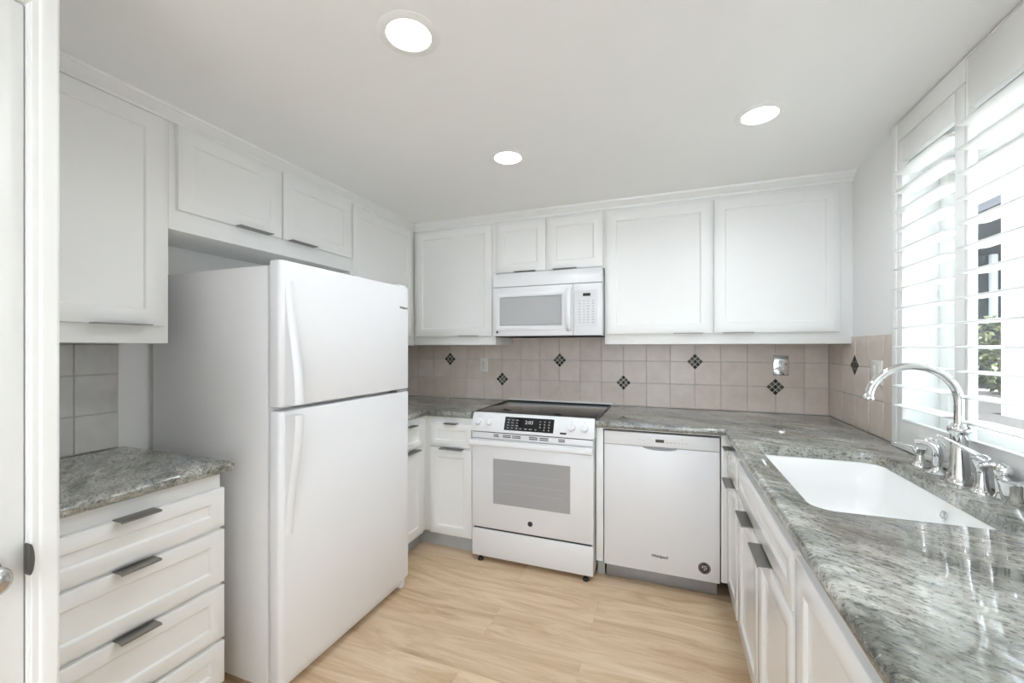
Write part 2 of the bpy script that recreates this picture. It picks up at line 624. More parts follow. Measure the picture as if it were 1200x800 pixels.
# wall with the sink window
WY0, WY1, WZ0, WZ1 = 1.30, 2.225, 0.930, 2.085
bm = B()
box(bm, (XR, YN, 0), (XR + TH, WY0, ZC))
box(bm, (XR, WY1, 0), (XR + TH, YB, ZC))
box(bm, (XR, WY0, 0), (XR + TH, WY1, WZ0))
box(bm, (XR, WY0, WZ1), (XR + TH, WY1, ZC))
struct(obj('wall_right', bm, 'wall', smooth=0))

# wall with the panel door, and its short return beside the drawers
DY0, DY1, DZ = -0.36, 0.4405, 2.035
bm = B()
box(bm, (XD - 0.11, YN, 0), (XD, DY0, ZC))
box(bm, (XD - 0.11, DY0, DZ), (XD, DY1, ZC))
box(bm, (XD - 0.11, DY1, 0), (XD, YD, ZC))
box(bm, (XL, YD - 0.11, 0), (XD - 0.11, YD, ZC))
struct(obj('wall_near', bm, 'wall', smooth=0))
# wall behind the camera; its wide opening is added to let in fill daylight
bm = B()
box(bm, (XD - 0.11, YN - TH, 0), (-0.95, YN, ZC))
box(bm, (0.55, YN - TH, 0), (XR + TH, YN, ZC))
box(bm, (-0.95, YN - TH, 2.15), (0.55, YN, ZC))
struct(obj('wall_rear', bm, 'wall', smooth=0))
bm = B()
for a, b in ((-0.95, -0.89), (-0.23, -0.17), (0.49, 0.55)):
    box(bm, (a, YN - 0.09, 0), (b, YN - 0.03, 2.15), 0.003)
box(bm, (-0.89, YN - 0.09, 0), (0.49, YN - 0.03, 0.06), 0.003)
box(bm, (-0.89, YN - 0.09, 2.09), (0.49, YN - 0.03, 2.15), 0.003)
struct(obj('added_opening_frame', bm, 'trim'))  # unseen frame bars for the added daylight opening

# door, its casing
d1 = struct(obj('door_1', cbox((XD - 0.042, DY0 + 0.003, 0.008), (XD - 0.006, DY1 - 0.0025, DZ - 0.005), 0.0015), 'trim'))
kx, ky, kz = XD - 0.006, 0.377, 0.899
bm = B()
lathe(bm, (kx, ky, kz), [(0.032, 0), (0.032, 0.003), (0.028, 0.008), (0.014, 0.012), (0.012, 0.02), (0.013, 0.028), (0.022, 0.034), (0.0275, 0.044), (0.0285, 0.052), (0.026, 0.060), (0.018, 0.066), (0.006, 0.0685), (0, 0.069)], (1, 0, 0), 32)
obj('door_knob', bm, 'nickel', d1)
bm = B()
n = 16
pts = [(XD + 0.0126, 0.4408 + 0.0055 * math.sin(math.pi * k / n) ** 0.6, 0.877 + 0.062 * k / n) for k in range(n + 1)]
prism(bm, pts, (0.0016, 0, 0))
box(bm, (XD - 0.004, 0.4385, 0.877), (XD + 0.0142, 0.4408, 0.939))
obj('strike_plate', bm, 'bronze', d1)
# casing: stepped profile swept up the latch side, over the head and down
cas = [(0.0005, 0.0), (0.0005, 0.010), (0.003, 0.012), (0.012, 0.012), (0.015, 0.016), (0.020, 0.018), (0.037, 0.018), (0.041, 0.016), (0.041, 0)]
bm = B()
loops = []
for yy, zz, sy, sz in ((DY1, 0.0, 1, 0), (DY1, DZ, 1, 1), (DY0, DZ, -1, 1), (DY0, 0.0, -1, 0)):
    loops.append([(XD + t, yy + sy * o, zz + sz * o) for o, t in cas])
rings(bm, loops)
struct(obj('trim_1', bm, 'trim', smooth=25))
# crown moulding over the wall cabinets
FX, FY = -1.85, 2.74
cr = [(0.0, 2.228), (0.010, 2.228), (0.012, 2.240), (0.016, 2.242), (0.022, 2.247), (0.036, 2.256), (0.042, 2.262), (0.047, 2.263), (0.050, 2.2745), (0.0, 2.2745)]
bm = B()
rings(bm, [[(FX + o, YD + 0.002, z) for o, z in cr], [(FX + o, FY - o, z) for o, z in cr], [(XR - 0.001, FY - o, z) for o, z in cr]])
struct(obj('trim_2', bm, 'paint', smooth=25))

# sink window: frame, sashes, glass
w1 = None
fx0, fx1 = 1.035, 1.088
bm = B()
t = 0.062
box(bm, (fx0, WY0, WZ0), (fx1, WY0 + t, WZ1), 0.004)
box(bm, (fx0, WY1 - t, WZ0), (fx1, WY1, WZ1), 0.004)
box(bm, (fx0, WY0 + t, WZ0), (fx1, WY1 - t, WZ0 + t), 0.004)
box(bm, (fx0, WY0 + t, WZ1 - t), (fx1, WY1 - t, WZ1), 0.004)
w1 = struct(obj('window_1', bm, 'trim'))
for ya, yb, xo in ((1.70, WY1 - t - 0.001, 0.026), (WY0 + t + 0.001, 1.785, 0.004)):
    s = 0.085
    bm = B()
    x0, x1 = fx0 + xo, fx0 + xo + 0.02
    box(bm, (x0, ya, WZ0 + t), (x1, ya + s, WZ1 - t), 0.003)
    box(bm, (x0, yb - s, WZ0 + t), (x1, yb, WZ1 - t), 0.003)
    box(bm, (x0, ya + s, WZ0 + t), (x1, yb - s, WZ0 + t + 0.045), 0.003)
    box(bm, (x0, ya + s, WZ1 - t - 0.045), (x1, yb - s, WZ1 - t), 0.003)
    sash = obj('window_sash', bm, 'trim', w1)
    obj('pane', cbox((x0 + 0.008, ya + s - 0.004, WZ0 + t + 0.041), (x0 + 0.012, yb - s + 0.004, WZ1 - t - 0.041)), 'glass', sash, smooth=0)


# ------------------------------------------------------------------ backsplashes
def tile_run(fixed, axis, edges, zedges, front, th=0.007, gap=0.0032):
    """bevelled square tiles between grout lines; axis 'x' (on the back wall) or 'y' (on a side wall)"""
    bm = B()
    for a, b in zip(edges, edges[1:]):
        for c, d in zip(zedges, zedges[1:]):
            if abs(b - a) < 0.012 or d - c < 0.012:
                continue
            lo, hi = min(a, b) + gap / 2, max(a, b) - gap / 2
            p, q = (front, fixed) if front < fixed else (fixed, front)
            if axis == 'x':
                box(bm, (lo, p, c + gap / 2), (hi, q, d - gap / 2), 0.0016, 1)
            else:
                box(bm, (p, lo, c + gap / 2), (q, hi, d - gap / 2), 0.0016, 1)
    return bm


def diamond(c, U, N, half_u, half_v, dark):
    """a square of nine glass mosaic chips set on its corner; returns grout bed and chips"""
    c, U, N = Vector(c), Vector(U), Vector(N)
    bed, a, b = B(), B(), B()
    prism(bed, [c + U * half_u, c + Z * half_v, c - U * half_u, c - Z * half_v], N * 0.0012)
    e1 = (U * half_u + Z * half_v) / 3
    e2 = (-U * half_u + Z * half_v) / 3
    o = c - Z * half_v
    for i in range(3):
        for j in range(3):
            g = 0.075
            q = [o + e1 * (i + s) + e2 * (j + t) + N * 0.0008 for s, t in ((g, g), (1 - g, g), (1 - g, 1 - g), (g, 1 - g))]
            prism(a if (i * 3 + j) in dark else b, q, N * 0.0022)
    return bed, a, b


def add_diamond(parent, c, U, N, dark, hu=0.052, hv=0.055):
    bed, a, b = diamond(c, U, N, hu, hv, dark)
    p = obj('accent_tile', bed, 'grout_light', parent, smooth=0)
    obj('dark_chip', a, 'glass_dark', p, smooth=0)
    obj('olive_chip', b, 'glass_olive', p, smooth=0)
    return p


ZT = 0.918
zrows = [ZT, 1.084, 1.240, 1.396]
gx = [-2.170] + [0.003 + 0.1568 * k for k in range(-13, 6)] + [0.914]
gx = [g for g in gx if -2.163 < g < 0.93]
gx = [-2.163] + gx
back = thing('backsplash', 'beige square tile backsplash along the far wall with six dark mosaic diamonds', 'backsplash', (-0.6, YB - 0.002, ZT))
obj('grout_bed', cbox((XL + 0.001, YB - 0.0045, ZT + 0.0), (XR - 0.001, YB - 0.0006, 1.42)), 'grout', back, smooth=0)
obj('tiles', tile_run(YB - 0.001, 'x', gx, zrows[:-1] + [1.42], YB - 0.008), 'tile', back)
for k, (ax, az, dk) in enumerate(((-1.722, 1.24, (0, 2, 4, 6, 8)), (-1.251, 1.084, (0, 2, 5, 6, 8)), (-0.781, 1.24, (0, 1, 3, 6, 7)), (-0.311, 1.084, (0, 1, 4, 6, 8)), (0.160, 1.24, (0, 3, 4, 8)), (0.630, 1.084, (0, 1, 4, 8)))):
    add_diamond(back, (ax, YB - 0.008, az), X, -Y, dk)
gy = [3.079, 2.862, 2.694, 2.538, 2.384, 2.305]
side = thing('backsplash', 'beige tile backsplash on the window wall with a single mosaic diamond', 'backsplash', (XR - 0.002, 2.7, ZT))
obj('grout_bed', cbox((XR - 0.0045, 2.306, ZT), (XR, YB - 0.009, 1.394)), 'grout', side, smooth=0)
obj('tiles', tile_run(XR - 0.001, 'y', gy, zrows, XR - 0.008), 'tile', side)
add_diamond(side, (XR - 0.008, 2.694, 1.243), -Y, -X, (0, 2, 4, 8, 6))
near = thing('backsplash', 'plain greyish tile backsplash above the short counter beside the fridge', 'backsplash', (XL + 0.002, 0.77, ZT))
obj('grout_bed', cbox((XL, YD + 0.002, ZT), (XL + 0.0045, 1.046, 1.35)), 'grout', near, smooth=0)
obj('tiles', tile_run(XL + 0.001, 'y', [YD + 0.002, 0.592, 0.750, 0.906, 1.046], [ZT, 1.066, 1.226, 1.35], XL + 0.008), 'tile_grey', near)


# ------------------------------------------------------------------ wall cabinets
def wall_cab_back(label, x0, x1, z0, z1, doors, door_z, pulls, group='wall cabinets on the far wall'):
    r = thing('wall_cabinet', label, 'cabinet', ((x0 + x1) / 2, YB - 0.17, z0), group)
    obj('cabinet_body', cbox((x0, FY, z0), (x1, YB - 0.009 if z0 < 1.42 else YB - 0.001, z1), 0.0015), 'paint', r)
    for (a, b), (p0, p1) in zip(doors, pulls):
        d = obj('door', panel_front((a, FY - 0.0005, door_z[0]), X, Z, -Y, b - a, door_z[1] - door_z[0], 0.02, 0.058), 'paint', r)
        obj('handle', tab_pull(((p0 + p1) / 2, FY - 0.0205, door_z[0] - 0.0005), X, -Y, p1 - p0, 0.016, -1, 0.003, 0.004), 'pull', d)
    return r


ZTOP = 2.238
wall_cab_back('white one-door wall cabinet in the corner, beside the microwave', FX + 0.0005, -1.163, 1.355, ZTOP, [(-1.825, -1.186)], (1.419, 2.213), [(-1.45, -1.29)])
wall_cab_back('small white two-door wall cabinet directly above the microwave', -1.1625, -0.3955, 1.851, ZTOP, [(-1.152, -0.790), (-0.775, -0.404)], (1.862, 2.211), [(-1.015, -0.86), (-0.735, -0.575)])
wall_cab_back('widest white wall cabinet, two tall doors, reaching the window wall', -0.395, XR - 0.0005, 1.357, ZTOP, [(-0.380, 0.232), (0.244, 0.858)], (1.421, 2.207), [(0.02, 0.185), (0.29, 0.45)])


def wall_cab_side(label, y0, y1, z0, doors, door_z, pulls, depth_extra=0.0):
    r = thing('wall_cabinet', label, 'cabinet', (XL + 0.16, (y0 + y1) / 2, z0), 'wall cabinets along the fridge wall')
    bm = cbox((XL + 0.009 if z0 < 1.5 else XL + 0.001, y0, z0), (FX, y1, ZTOP), 0.0015)
    obj('cabinet_body', bm, 'paint', r)
    for (a, b), pl in zip(doors, pulls):
        d = obj('door', panel_front((FX - 0.0005, a, door_z[0]), Y, Z, X, b - a, door_z[1] - door_z[0], 0.02, 0.058), 'paint', r)
        if pl:
            obj('handle', tab_pull((FX + 0.0195, (pl[0] + pl[1]) / 2, door_z[0] - 0.0005), Y, X, pl[1] - pl[0], 0.030, -1, 0.003, 0.004), 'pull', d)
    return r


wall_cab_side('tall white wall cabinet above the short granite counter', YD + 0.002, 1.053, 1.352, [(0.50, 1.030)], (1.419, 2.222), [(0.806, 0.976)])
wall_cab_side('short white two-door wall cabinet over the fridge', 1.0535, 2.052, 1.806, [(1.078, 1.552), (1.562, 2.046)], (1.886, 2.224), [(1.315, 1.484), (1.592, 1.757)])
wall_cab_side('white wall cabinet behind the fridge top, in the room corner', 2.0525, FY + 0.0, 1.352, [(2.062, 2.692)], (1.419, 2.222), [(2.1, 2.26)])


# ------------------------------------------------------------------ base cabinets
ZK, ZB = 0.10, 0.8765

# drawer unit beside the door
BX = -1.56
r = thing('drawer_cabinet', 'white four-drawer base cabinet between the door wall and the fridge', 'cabinet', (-1.85, 0.77, 0))
obj('cabinet_body', cbox((XL + 0.002, YD + 0.002, ZK), (BX, 1.059, ZB), 0.0015), 'paint', r)
obj('toe_kick', cbox((XL + 0.02, YD + 0.003, 0.0), (BX - 0.06, 1.057, ZK - 0.0006)), 'kick', r)
for a, b in ((0.679, 0.8195), (0.474, 0.665), (0.270, 0.460), (0.104, 0.256)):
    d = obj('drawer', panel_front((BX + 0.0005, 0.497, a), Y, Z, X, 1.062 - 0.497, b - a, 0.02, 0.046), 'paint', r)
    obj('handle', tab_pull((BX + 0.020, 0.788, b + 0.0035), Y, X, 0.105, 0.034, 1, 0.003, 0.007), 'pull', d)

# base run in the far corner
r = thing('base_cabinet', 'white base cabinet running along the fridge wall, partly hidden behind the fridge', 'cabinet', (-1.86, 2.53, 0))
bm = B()
prism(bm, [(XL + 0.002, 2.02, ZK), (-1.555, 2.02, ZK), (-1.555, 2.43, ZK), (-1.5535, 2.43, ZK), (-1.5535, YB - 0.002, ZK), (XL + 0.002, YB - 0.002, ZK)], (0, 0, ZB - ZK))
obj('cabinet_body', bm, 'paint', r, smooth=0)
obj('toe_kick', cbox((XL + 0.02, 2.025, 0.0), (-1.60, 2.458, ZK - 0.0006)), 'kick', r)
d = obj('drawer', panel_front((-1.5545, 2.035, 0.683), Y, Z, X, 0.345, 0.152, 0.02, 0.042), 'paint', r)
obj('handle', tab_pull((-1.5345, 2.235, 0.8375), Y, X, 0.09, 0.03, 1), 'pull', d)
d = obj('door', panel_front((-1.5545, 2.035, 0.104), Y, Z, X, 0.345, 0.566, 0.02, 0.055), 'paint', r)
obj('handle', tab_pull((-1.5345, 2.235, 0.6725), Y, X, 0.165, 0.03, 1), 'pull', d)

r = thing('base_cabinet', 'narrow white base cabinet with one drawer and one door beside the oven', 'cabinet', (-1.36, 2.75, 0))
obj('cabinet_body', cbox((-1.553, 2.43, ZK), (-1.172, YB - 0.002, ZB), 0.0015), 'paint', r)
obj('toe_kick', cbox((-1.598, 2.459, 0.0), (-1.176, 2.475, ZK - 0.0006)), 'kick', r)
d = obj('drawer', panel_front((-1.503, 2.4305, 0.682), X, Z, -Y, 0.307, 0.154, 0.02, 0.042), 'paint', r)
obj('handle', tab_pull((-1.34, 2.4105, 0.8395), X, -Y, 0.092, 0.026, 1), 'pull', d)
d = obj('door', panel_front((-1.503, 2.4305, 0.102), X, Z, -Y, 0.309, 0.568, 0.02, 0.056), 'paint', r)
obj('handle', tab_pull((-1.338, 2.4105, 0.6735), X, -Y, 0.168, 0.026, 1), 'pull', d)

# run under the sink (glossy fronts facing the aisle)
RX = 0.302


def sink_run(label, y0, y1, fronts, body_back=XR - 0.002):
    r = thing('base_cabinet', label, 'cabinet', (0.6, (y0 + y1) / 2, 0), 'base cabinets under the sink counter')
    bm = B()
    t = 0.018
    box(bm, (RX, y0, ZK), (body_back, y0 + t, ZB))
    box(bm, (RX, y1 - t, ZK), (body_back, y1, ZB))
    box(bm, (RX + t, y0 + t, ZK), (body_back, y1 - t, ZK + t))
    box(bm, (RX, y0 + t, ZK), (RX + t, y1 - t, ZB))
    obj('cabinet_body', bm, 'gloss', r, smooth=0)
    obj('toe_kick', cbox((RX + 0.06, y0 + 0.001, 0), (RX + 0.075, y1 - 0.001, ZK - 0.0006)), 'kick', r)
    for kind, a, b, c, d, pl in fronts:
        o = obj(kind, panel_front((RX + 0.0005, b, c), -Y, Z, -X, b - a, d - c, 0.022, 0.05 if d - c < 0.3 else 0.06), 'gloss', r)
        if pl:
            obj('handle', tab_pull((RX - 0.0215, (pl[0] + pl[1]) / 2, d + 0.003), Y, -X, pl[1] - pl[0], 0.034, 1, 0.003, 0.007), 'pull', o)
    return r


sink_run('white base cabinet with drawer and door, tucked in the corner next to the dishwasher', 2.101, 2.432,
         [('drawer', 2.112, 2.415, 0.690, 0.838, (2.235, 2.335)), ('door', 2.112, 2.415, 0.104, 0.674, (2.19, 2.355))])
sink_run('white base cabinet with long false front and two doors, under the sink', 1.183, 2.1005,
         [('drawer_front', 1.197, 2.062, 0.690, 0.838, None), ('door', 1.636, 2.062, 0.104, 0.674, (1.735, 1.897)), ('door', 1.197, 1.627, 0.104, 0.674, (1.438, 1.602))])
sink_run('white base cabinet with full-height doors at the near end of the sink counter', 0.24, 1.182,
         [('door', 0.722, 1.172, 0.104, 0.838, None), ('door', 0.252, 0.712, 0.104, 0.838, None)])

# filler strips round the dishwasher
bm = B()
box(bm, (-0.401, 2.436, ZK), (-0.3595, 2.456, ZB), 0.001)
box(bm, (-0.3595, 2.436, 0.868), (0.2525, 2.456, ZB), 0.001)
box(bm, (0.2525, 2.436, ZK), (RX - 0.001, 2.456, ZB), 0.001)
f = obj('cabinet_filler', bm, 'paint', origin=(-0.05, 2.45, 0.49))
obj('toe_kick', cbox((-0.3985, 2.487, 0.0), (-0.358, 2.4985, ZK - 0.001), 0.0008), 'kick', f)
tag(f, 'white filler strips framing the dishwasher under the counter', 'filler strip')

# ------------------------------------------------------------------ worktops
ZS0, ZS1 = 0.877, 0.917
o = obj('countertop', slab([(XL + 0.0085, YD + 0.001), (-1.513, YD + 0.001), (-1.513, 1.080), (XL + 0.0085, 1.080)], [0, 1, 1, 0], None, ZS0, ZS1), 'granite', origin=(-1.84, 0.78, ZS0))
tag(o, 'short dark granite counter over the four-drawer cabinet beside the fridge', 'countertop')
o = obj('countertop', slab([(XL + 0.001, 2.015), (-1.525, 2.015), (-1.525, 2.40), (-1.1905, 2.40), (-1.1905, YB - 0.0085), (XL + 0.001, YB - 0.0085)], [0, 1, 1, 0, 0, 0], None, ZS0, ZS1), 'granite', origin=(-1.84, 2.6, ZS0))
tag(o, 'dark granite corner counter between the fridge and the oven', 'countertop')
SX0, SX1, SY0, SY1 = 0.350, 0.772, 1.292, 2.058
hole = rounded_rect(SX0, SX1, SY0, SY1, [0.055, 0.06, 0.07, 0.018], 8)
o = obj('countertop', slab([(-0.400, 2.40), (0.266, 2.40), (0.266, 0.22), (XR - 0.0085, 0.22), (XR - 0.0085, YB - 0.0085), (-0.400, YB - 0.0085)], [1, 1, 0, 0, 0, 0], hole, ZS0, ZS1), 'granite', origin=(0.5, 2.6, ZS0))
tag(o, 'long polished granite counter turning the corner around the sink', 'countertop')

# ------------------------------------------------------------------ sink
r = thing('sink', 'white undermount ceramic sink basin set into the granite counter', 'sink', (0.56, 1.68, 0.66))


def rr(ins, z, rad):
    return [(x, y, z) for x, y in rounded_rect(SX0 + ins, SX1 - ins, SY0 + ins, SY1 - ins, [max(0.012, q + rad) for q in (0.055, 0.06, 0.07, 0.02)], 8)]


bm = B()
e = ZS0 - 0.0006
rings(bm, [rr(-0.024, e - 0.012, 0.012), rr(-0.024, e, 0.012), rr(-0.003, e, 0), rr(0.001, e - 0.004, 0), rr(0.010, 0.76, 0), rr(0.016, 0.70, 0), rr(0.030, 0.676, 0),
           rr(0.060, 0.668, 0), rr(0.15, 0.664, -0.03)], False, True)
rings(bm, [rr(-0.024, e - 0.012, 0.012), rr(-0.012, e - 0.016, 0.0), rr(-0.004, 0.70, 0), rr(0.03, 0.655, 0), rr(0.15, 0.652, -0.03)], False, True)
obj('basin', bm, 'ceramic', r, smooth=60)
bm = lathe(B(), (0.56, 1.68, 0.6635), [(0.045, 0), (0.045, 0.003), (0.038, 0.004), (0.032, 0.0015), (0.0, 0.001)], Z, 32)
obj('drain', bm, 'chrome', r)
bm = lathe(B(), (0.7655, 1.62, 0.835), [(0.0125, -0.004), (0.0125, 0.003), (0.0105, 0.0042), (0.0085, 0.003), (0.0085, 0.0012), (0, 0.001)], (-1, 0, 0.06), 24)
obj('overflow_ring', bm, 'chrome', r)
bm = lathe(B(), (0.7655, 1.62, 0.835), [(0.0075, 0.002), (0.0075, 0.0034)], (-1, 0, 0.06), 24)
obj('overflow_hole', bm, 'appliance_grey', r)

# ------------------------------------------------------------------ faucet set
fy, fxx = 1.694, 0.837
r = thing('kitchen_faucet', 'tall chrome gooseneck faucet with two lever handles behind the sink', 'faucet', (fxx, fy, ZS1))
bm = lathe(B(), (fxx, fy, ZS1), [(0.0, 0.0), (0.034, 0.0), (0.0345, 0.005), (0.031, 0.010), (0.028, 0.016), (0.0255, 0.035), (0.0225, 0.07), (0.0205, 0.11), (0.0198, 0.150), (0.0205, 0.152), (0.0265, 0.158), (0.0275, 0.166), (0.0265, 0.173), (0.019, 0.178), (0.0165, 0.184), (0, 0.185)], Z, 36)
obj('faucet_column', bm, 'chrome', r, smooth=50)
path = [(fxx, fy, ZS1 + 0.18), (fxx, fy, ZS1 + 0.20), (fxx, fy, ZS1 + 0.23)]
R = 0.114
cx, cz = fxx - R, ZS1 + 0.248
for k in range(0, 25):
    a = k / 24 * math.radians(172)
    path.append((cx + R * math.cos(a), fy - 0.004 * k / 24, cz + R * math.sin(a) * 0.98))
rad = [0.0122] * 3 + [0.0120 - 0.0002 * k / 24 for k in range(25)]
bm = tube(B(), path, rad, 20)
tip = Vector(path[-1])
tdir = (Vector(path[-1]) - Vector(path[-2])).normalized()
lathe(bm, tip - tdir * 0.004, [(0.0122, 0), (0.0132, 0.004), (0.0155, 0.010), (0.0165, 0.016), (0.0155, 0.019), (0.011, 0.019), (0.010, 0.015), (0, 0.015)], tdir, 24)
obj('spout', bm, 'chrome', r, smooth=50)


def lever_handle(bx, by, tip, hub):
    bm = lathe(B(), (bx, by, ZS1), [(0.0, 0), (0.026, 0), (0.0265, 0.004), (0.022, 0.009), (0.019, 0.013), (0.0145, 0.02 + hub * 0.1), (0.0125, hub * 0.52), (0.0105, hub * 0.60), (0.012, hub * 0.66), (0.019, hub * 0.86), (0.0225, hub * 0.95), (0.0205, hub * 1.0), (0.010, hub * 1.06), (0, hub * 1.08)], Z, 28)
    h = obj('faucet_handle', bm, 'chrome', r, smooth=50)
    top = Vector((bx, by, ZS1 + hub))
    d = Vector(tip) - top
    p = bez(top + d * -0.12, top + d * 0.3 + Vector((0, 0, -0.004)), top + d * 0.62 + Vector((0, 0, 0.012)), Vector(tip), 14)
    bm = tube(B(), p, [0.0095, 0.0105, 0.0105, 0.010, 0.009, 0.0082, 0.0074, 0.0066, 0.006, 0.0056, 0.0052, 0.005, 0.0052, 0.0056, 0.0035], 14, 0.6)
    obj('lever', bm, 'chrome', h, smooth=60)


lever_handle(0.826, 1.885, (0.770, 1.945, 0.982), 0.066)
lever_handle(0.839, 1.598, (0.772, 1.668, 1.066), 0.104)

sx, sy = 0.831, 1.791
r = thing('sink_sprayer', 'chrome pull-out sprayer with trigger standing in its holder beside the faucet', 'sprayer', (sx, sy, ZS1))
obj('sprayer_holder', lathe(B(), (sx, sy, ZS1), [(0, 0), (0.029, 0), (0.0295, 0.003), (0.022, 0.009), (0.0135, 0.016), (0.012, 0.022), (0.012, 0.028), (0, 0.028)], Z, 28), 'chrome', r, smooth=50)
bm = tube(B(), [(sx, sy, ZS1 + 0.024), (sx, sy, ZS1 + 0.04), (sx, sy, ZS1 + 0.06), (sx - 0.001, sy, ZS1 + 0.078), (sx - 0.006, sy + 0.003, ZS1 + 0.092), (sx - 0.016, sy + 0.010, ZS1 + 0.101), (sx - 0.030, sy + 0.02, ZS1 + 0.104), (sx - 0.044, sy + 0.03, ZS1 + 0.102)],
          [0.0115, 0.0135, 0.0145, 0.013, 0.0135, 0.014, 0.0135, 0.0145], 18)
obj('spray_head', bm, 'chrome', r, smooth=60)
bm = tube(B(), bez((sx - 0.014, sy + 0.01, ZS1 + 0.113), (sx + 0.008, sy - 0.006, ZS1 + 0.117), (sx + 0.018, sy - 0.012, ZS1 + 0.098), (sx + 0.021, sy - 0.015, ZS1 + 0.076), 10), [0.005, 0.0055, 0.006, 0.006, 0.006, 0.0055, 0.005, 0.005, 0.0045, 0.004, 0.003], 12, 0.6)
obj('trigger', bm, 'chrome', r, smooth=60)

dx, dy = 0.861, 1.556
r = thing('soap_dispenser', 'short chrome soap dispenser with domed head behind the faucet lever', 'soap dispenser', (dx, dy, ZS1))
obj('dispenser_base', lathe(B(), (dx, dy, ZS1), [(0, 0), (0.0185, 0), (0.019, 0.004), (0.0165, 0.01), (0.0145, 0.016), (0.0155, 0.03), (0.0165, 0.055), (0.015, 0.068), (0, 0.07)], Z, 28), 'chrome', r, smooth=50)
bm = lathe(B(), (dx, dy, ZS1 + 0.066), [(0, 0), (0.0165, 0), (0.019, 0.008), (0.019, 0.022), (0.013, 0.031), (0, 0.034)], Z, 24)
tube(bm, [(dx, dy, ZS1 + 0.086), (dx - 0.018, dy + 0.012, ZS1 + 0.090), (dx - 0.032, dy + 0.020, ZS1 + 0.085), (dx - 0.038, dy + 0.024, ZS1 + 0.076)], [0.008, 0.0075, 0.007, 0.006], 12)
obj('pump_head', bm, 'chrome', r, smooth=50)

ax, ay = 0.853, 1.500
r = thing('air_gap', 'tapered chrome cup-shaped air gap cap at the end of the faucet row', 'air gap', (ax, ay, ZS1))
obj('air_gap_cap', lathe(B(), (ax, ay, ZS1), [(0, 0), (0.0225, 0), (0.0235, 0.003), (0.0265, 0.03), (0.0305, 0.054), (0.0325, 0.059), (0.0325, 0.0625), (0.030, 0.0645), (0, 0.065)], Z, 36), 'chrome', r, smooth=40)

# ------------------------------------------------------------------ refrigerator
fy0, fy1 = 1.151, 1.977
r = thing('refrigerator', 'tall white top-freezer refrigerator standing under the short cabinets', 'refrigerator', (-1.75, 1.565, 0))
obj('fridge_body', cbox((-2.135, fy0 + 0.002, 0.03), (-1.436, fy1 - 0.002, 1.652), 0.006), 'fridge', r)
bm = B()
box(bm, (-1.4365, fy0 + 0.014, 1.118), (-1.424, fy1 - 0.014, 1.64))
box(bm, (-1.4365, fy0 + 0.014, 0.085), (-1.424, fy1 - 0.014, 1.085))
obj('door_gasket', bm, 'gasket', r)


def fridge_door(z0, z1):
    prof = rounded_rect(-1.4235, -1.365, fy0, fy1, [0.006, 0.020, 0.020, 0.006], 6)
    b = 0.005
    loops = []
    for ins, z in ((b, z0), (b * 0.3, z0 + b * 0.3), (0, z0 + b), (0, z1 - b), (b * 0.3, z1 - b * 0.3), (b, z1)):
        loops.append([(x, y, z) for x, y in inset_poly(prof, [ins] * len(prof))])
    return rings(B(), loops)


fd = obj('freezer_door', fridge_door(1.109, 1.668), 'fridge', r)
ld = obj('fridge_door', fridge_door(0.066, 1.093), 'fridge', r)


def fridge_handle(z_far, z_mid):
    """bowed bar: flush with the door at z_far, standing out at z_mid by the split"""
    bm = B()
    n = 22
    loops = []
    for k in range(n + 1):
        t = k / n
        z = z_far + (z_mid - z_far) * t
        out = 0.007 + 0.054 * (t * t * (3 - 2 * t)) ** 0.9
        w = 0.017 + 0.003 * t
        xo, xi = -1.366 + out, -1.3665
        yc = 1.188
        loops.append([(xi, yc - w, z), (xo - 0.006, yc - w, z), (xo, yc - w * 0.6, z), (xo, yc + w * 0.6, z), (xo - 0.006, yc + w, z), (xi, yc + w, z)])
    rings(bm, loops)
    return bm


obj('handle', fridge_handle(1.592, 1.122), 'fridge', fd, smooth=45)
obj('handle', fridge_handle(0.618, 1.080), 'fridge', ld, smooth=45)
obj('brand_lettering', text_mesh(B(), 'Whirlpool', (-1.3648, 1.922, 1.553), Y, Z, 0.0165, 0.0008, 0.0007), 'logo', fd, smooth=0)
bm = cbox((-1.47, 1.915, 1.6535), (-1.385, 1.968, 1.682), 0.005)
obj('hinge_cover', bm, 'fridge', r)
obj('hinge_plate', cbox((-1.425, fy1 - 0.10, 1.0945), (-1.372, fy1 - 0.006, 1.1075), 0.002), 'gasket', r)
obj('base_grille', cbox((-1.44, fy0 + 0.03, 0.022), (-1.395, fy1 - 0.03, 0.060), 0.004), 'fridge', r)
bm = B()
box(bm, (-1.43, fy1 - 0.045, 0.0), (-1.388, fy1 - 0.006, 0.05), 0.008)
obj('foot', bm, 'fridge', r)
bm = B()
box(bm, (-1.43, fy0 + 0.006, 0.0), (-1.388, fy0 + 0.045, 0.05), 0.008)
obj('foot', bm, 'fridge', r)
for yy in (fy0 + 0.05, fy1 - 0.09):
    obj('roller', lathe(B(), (-2.05, yy, 0.0225), [(0.0225, 0), (0.0225, 0.03)], Y, 20), 'black', r)

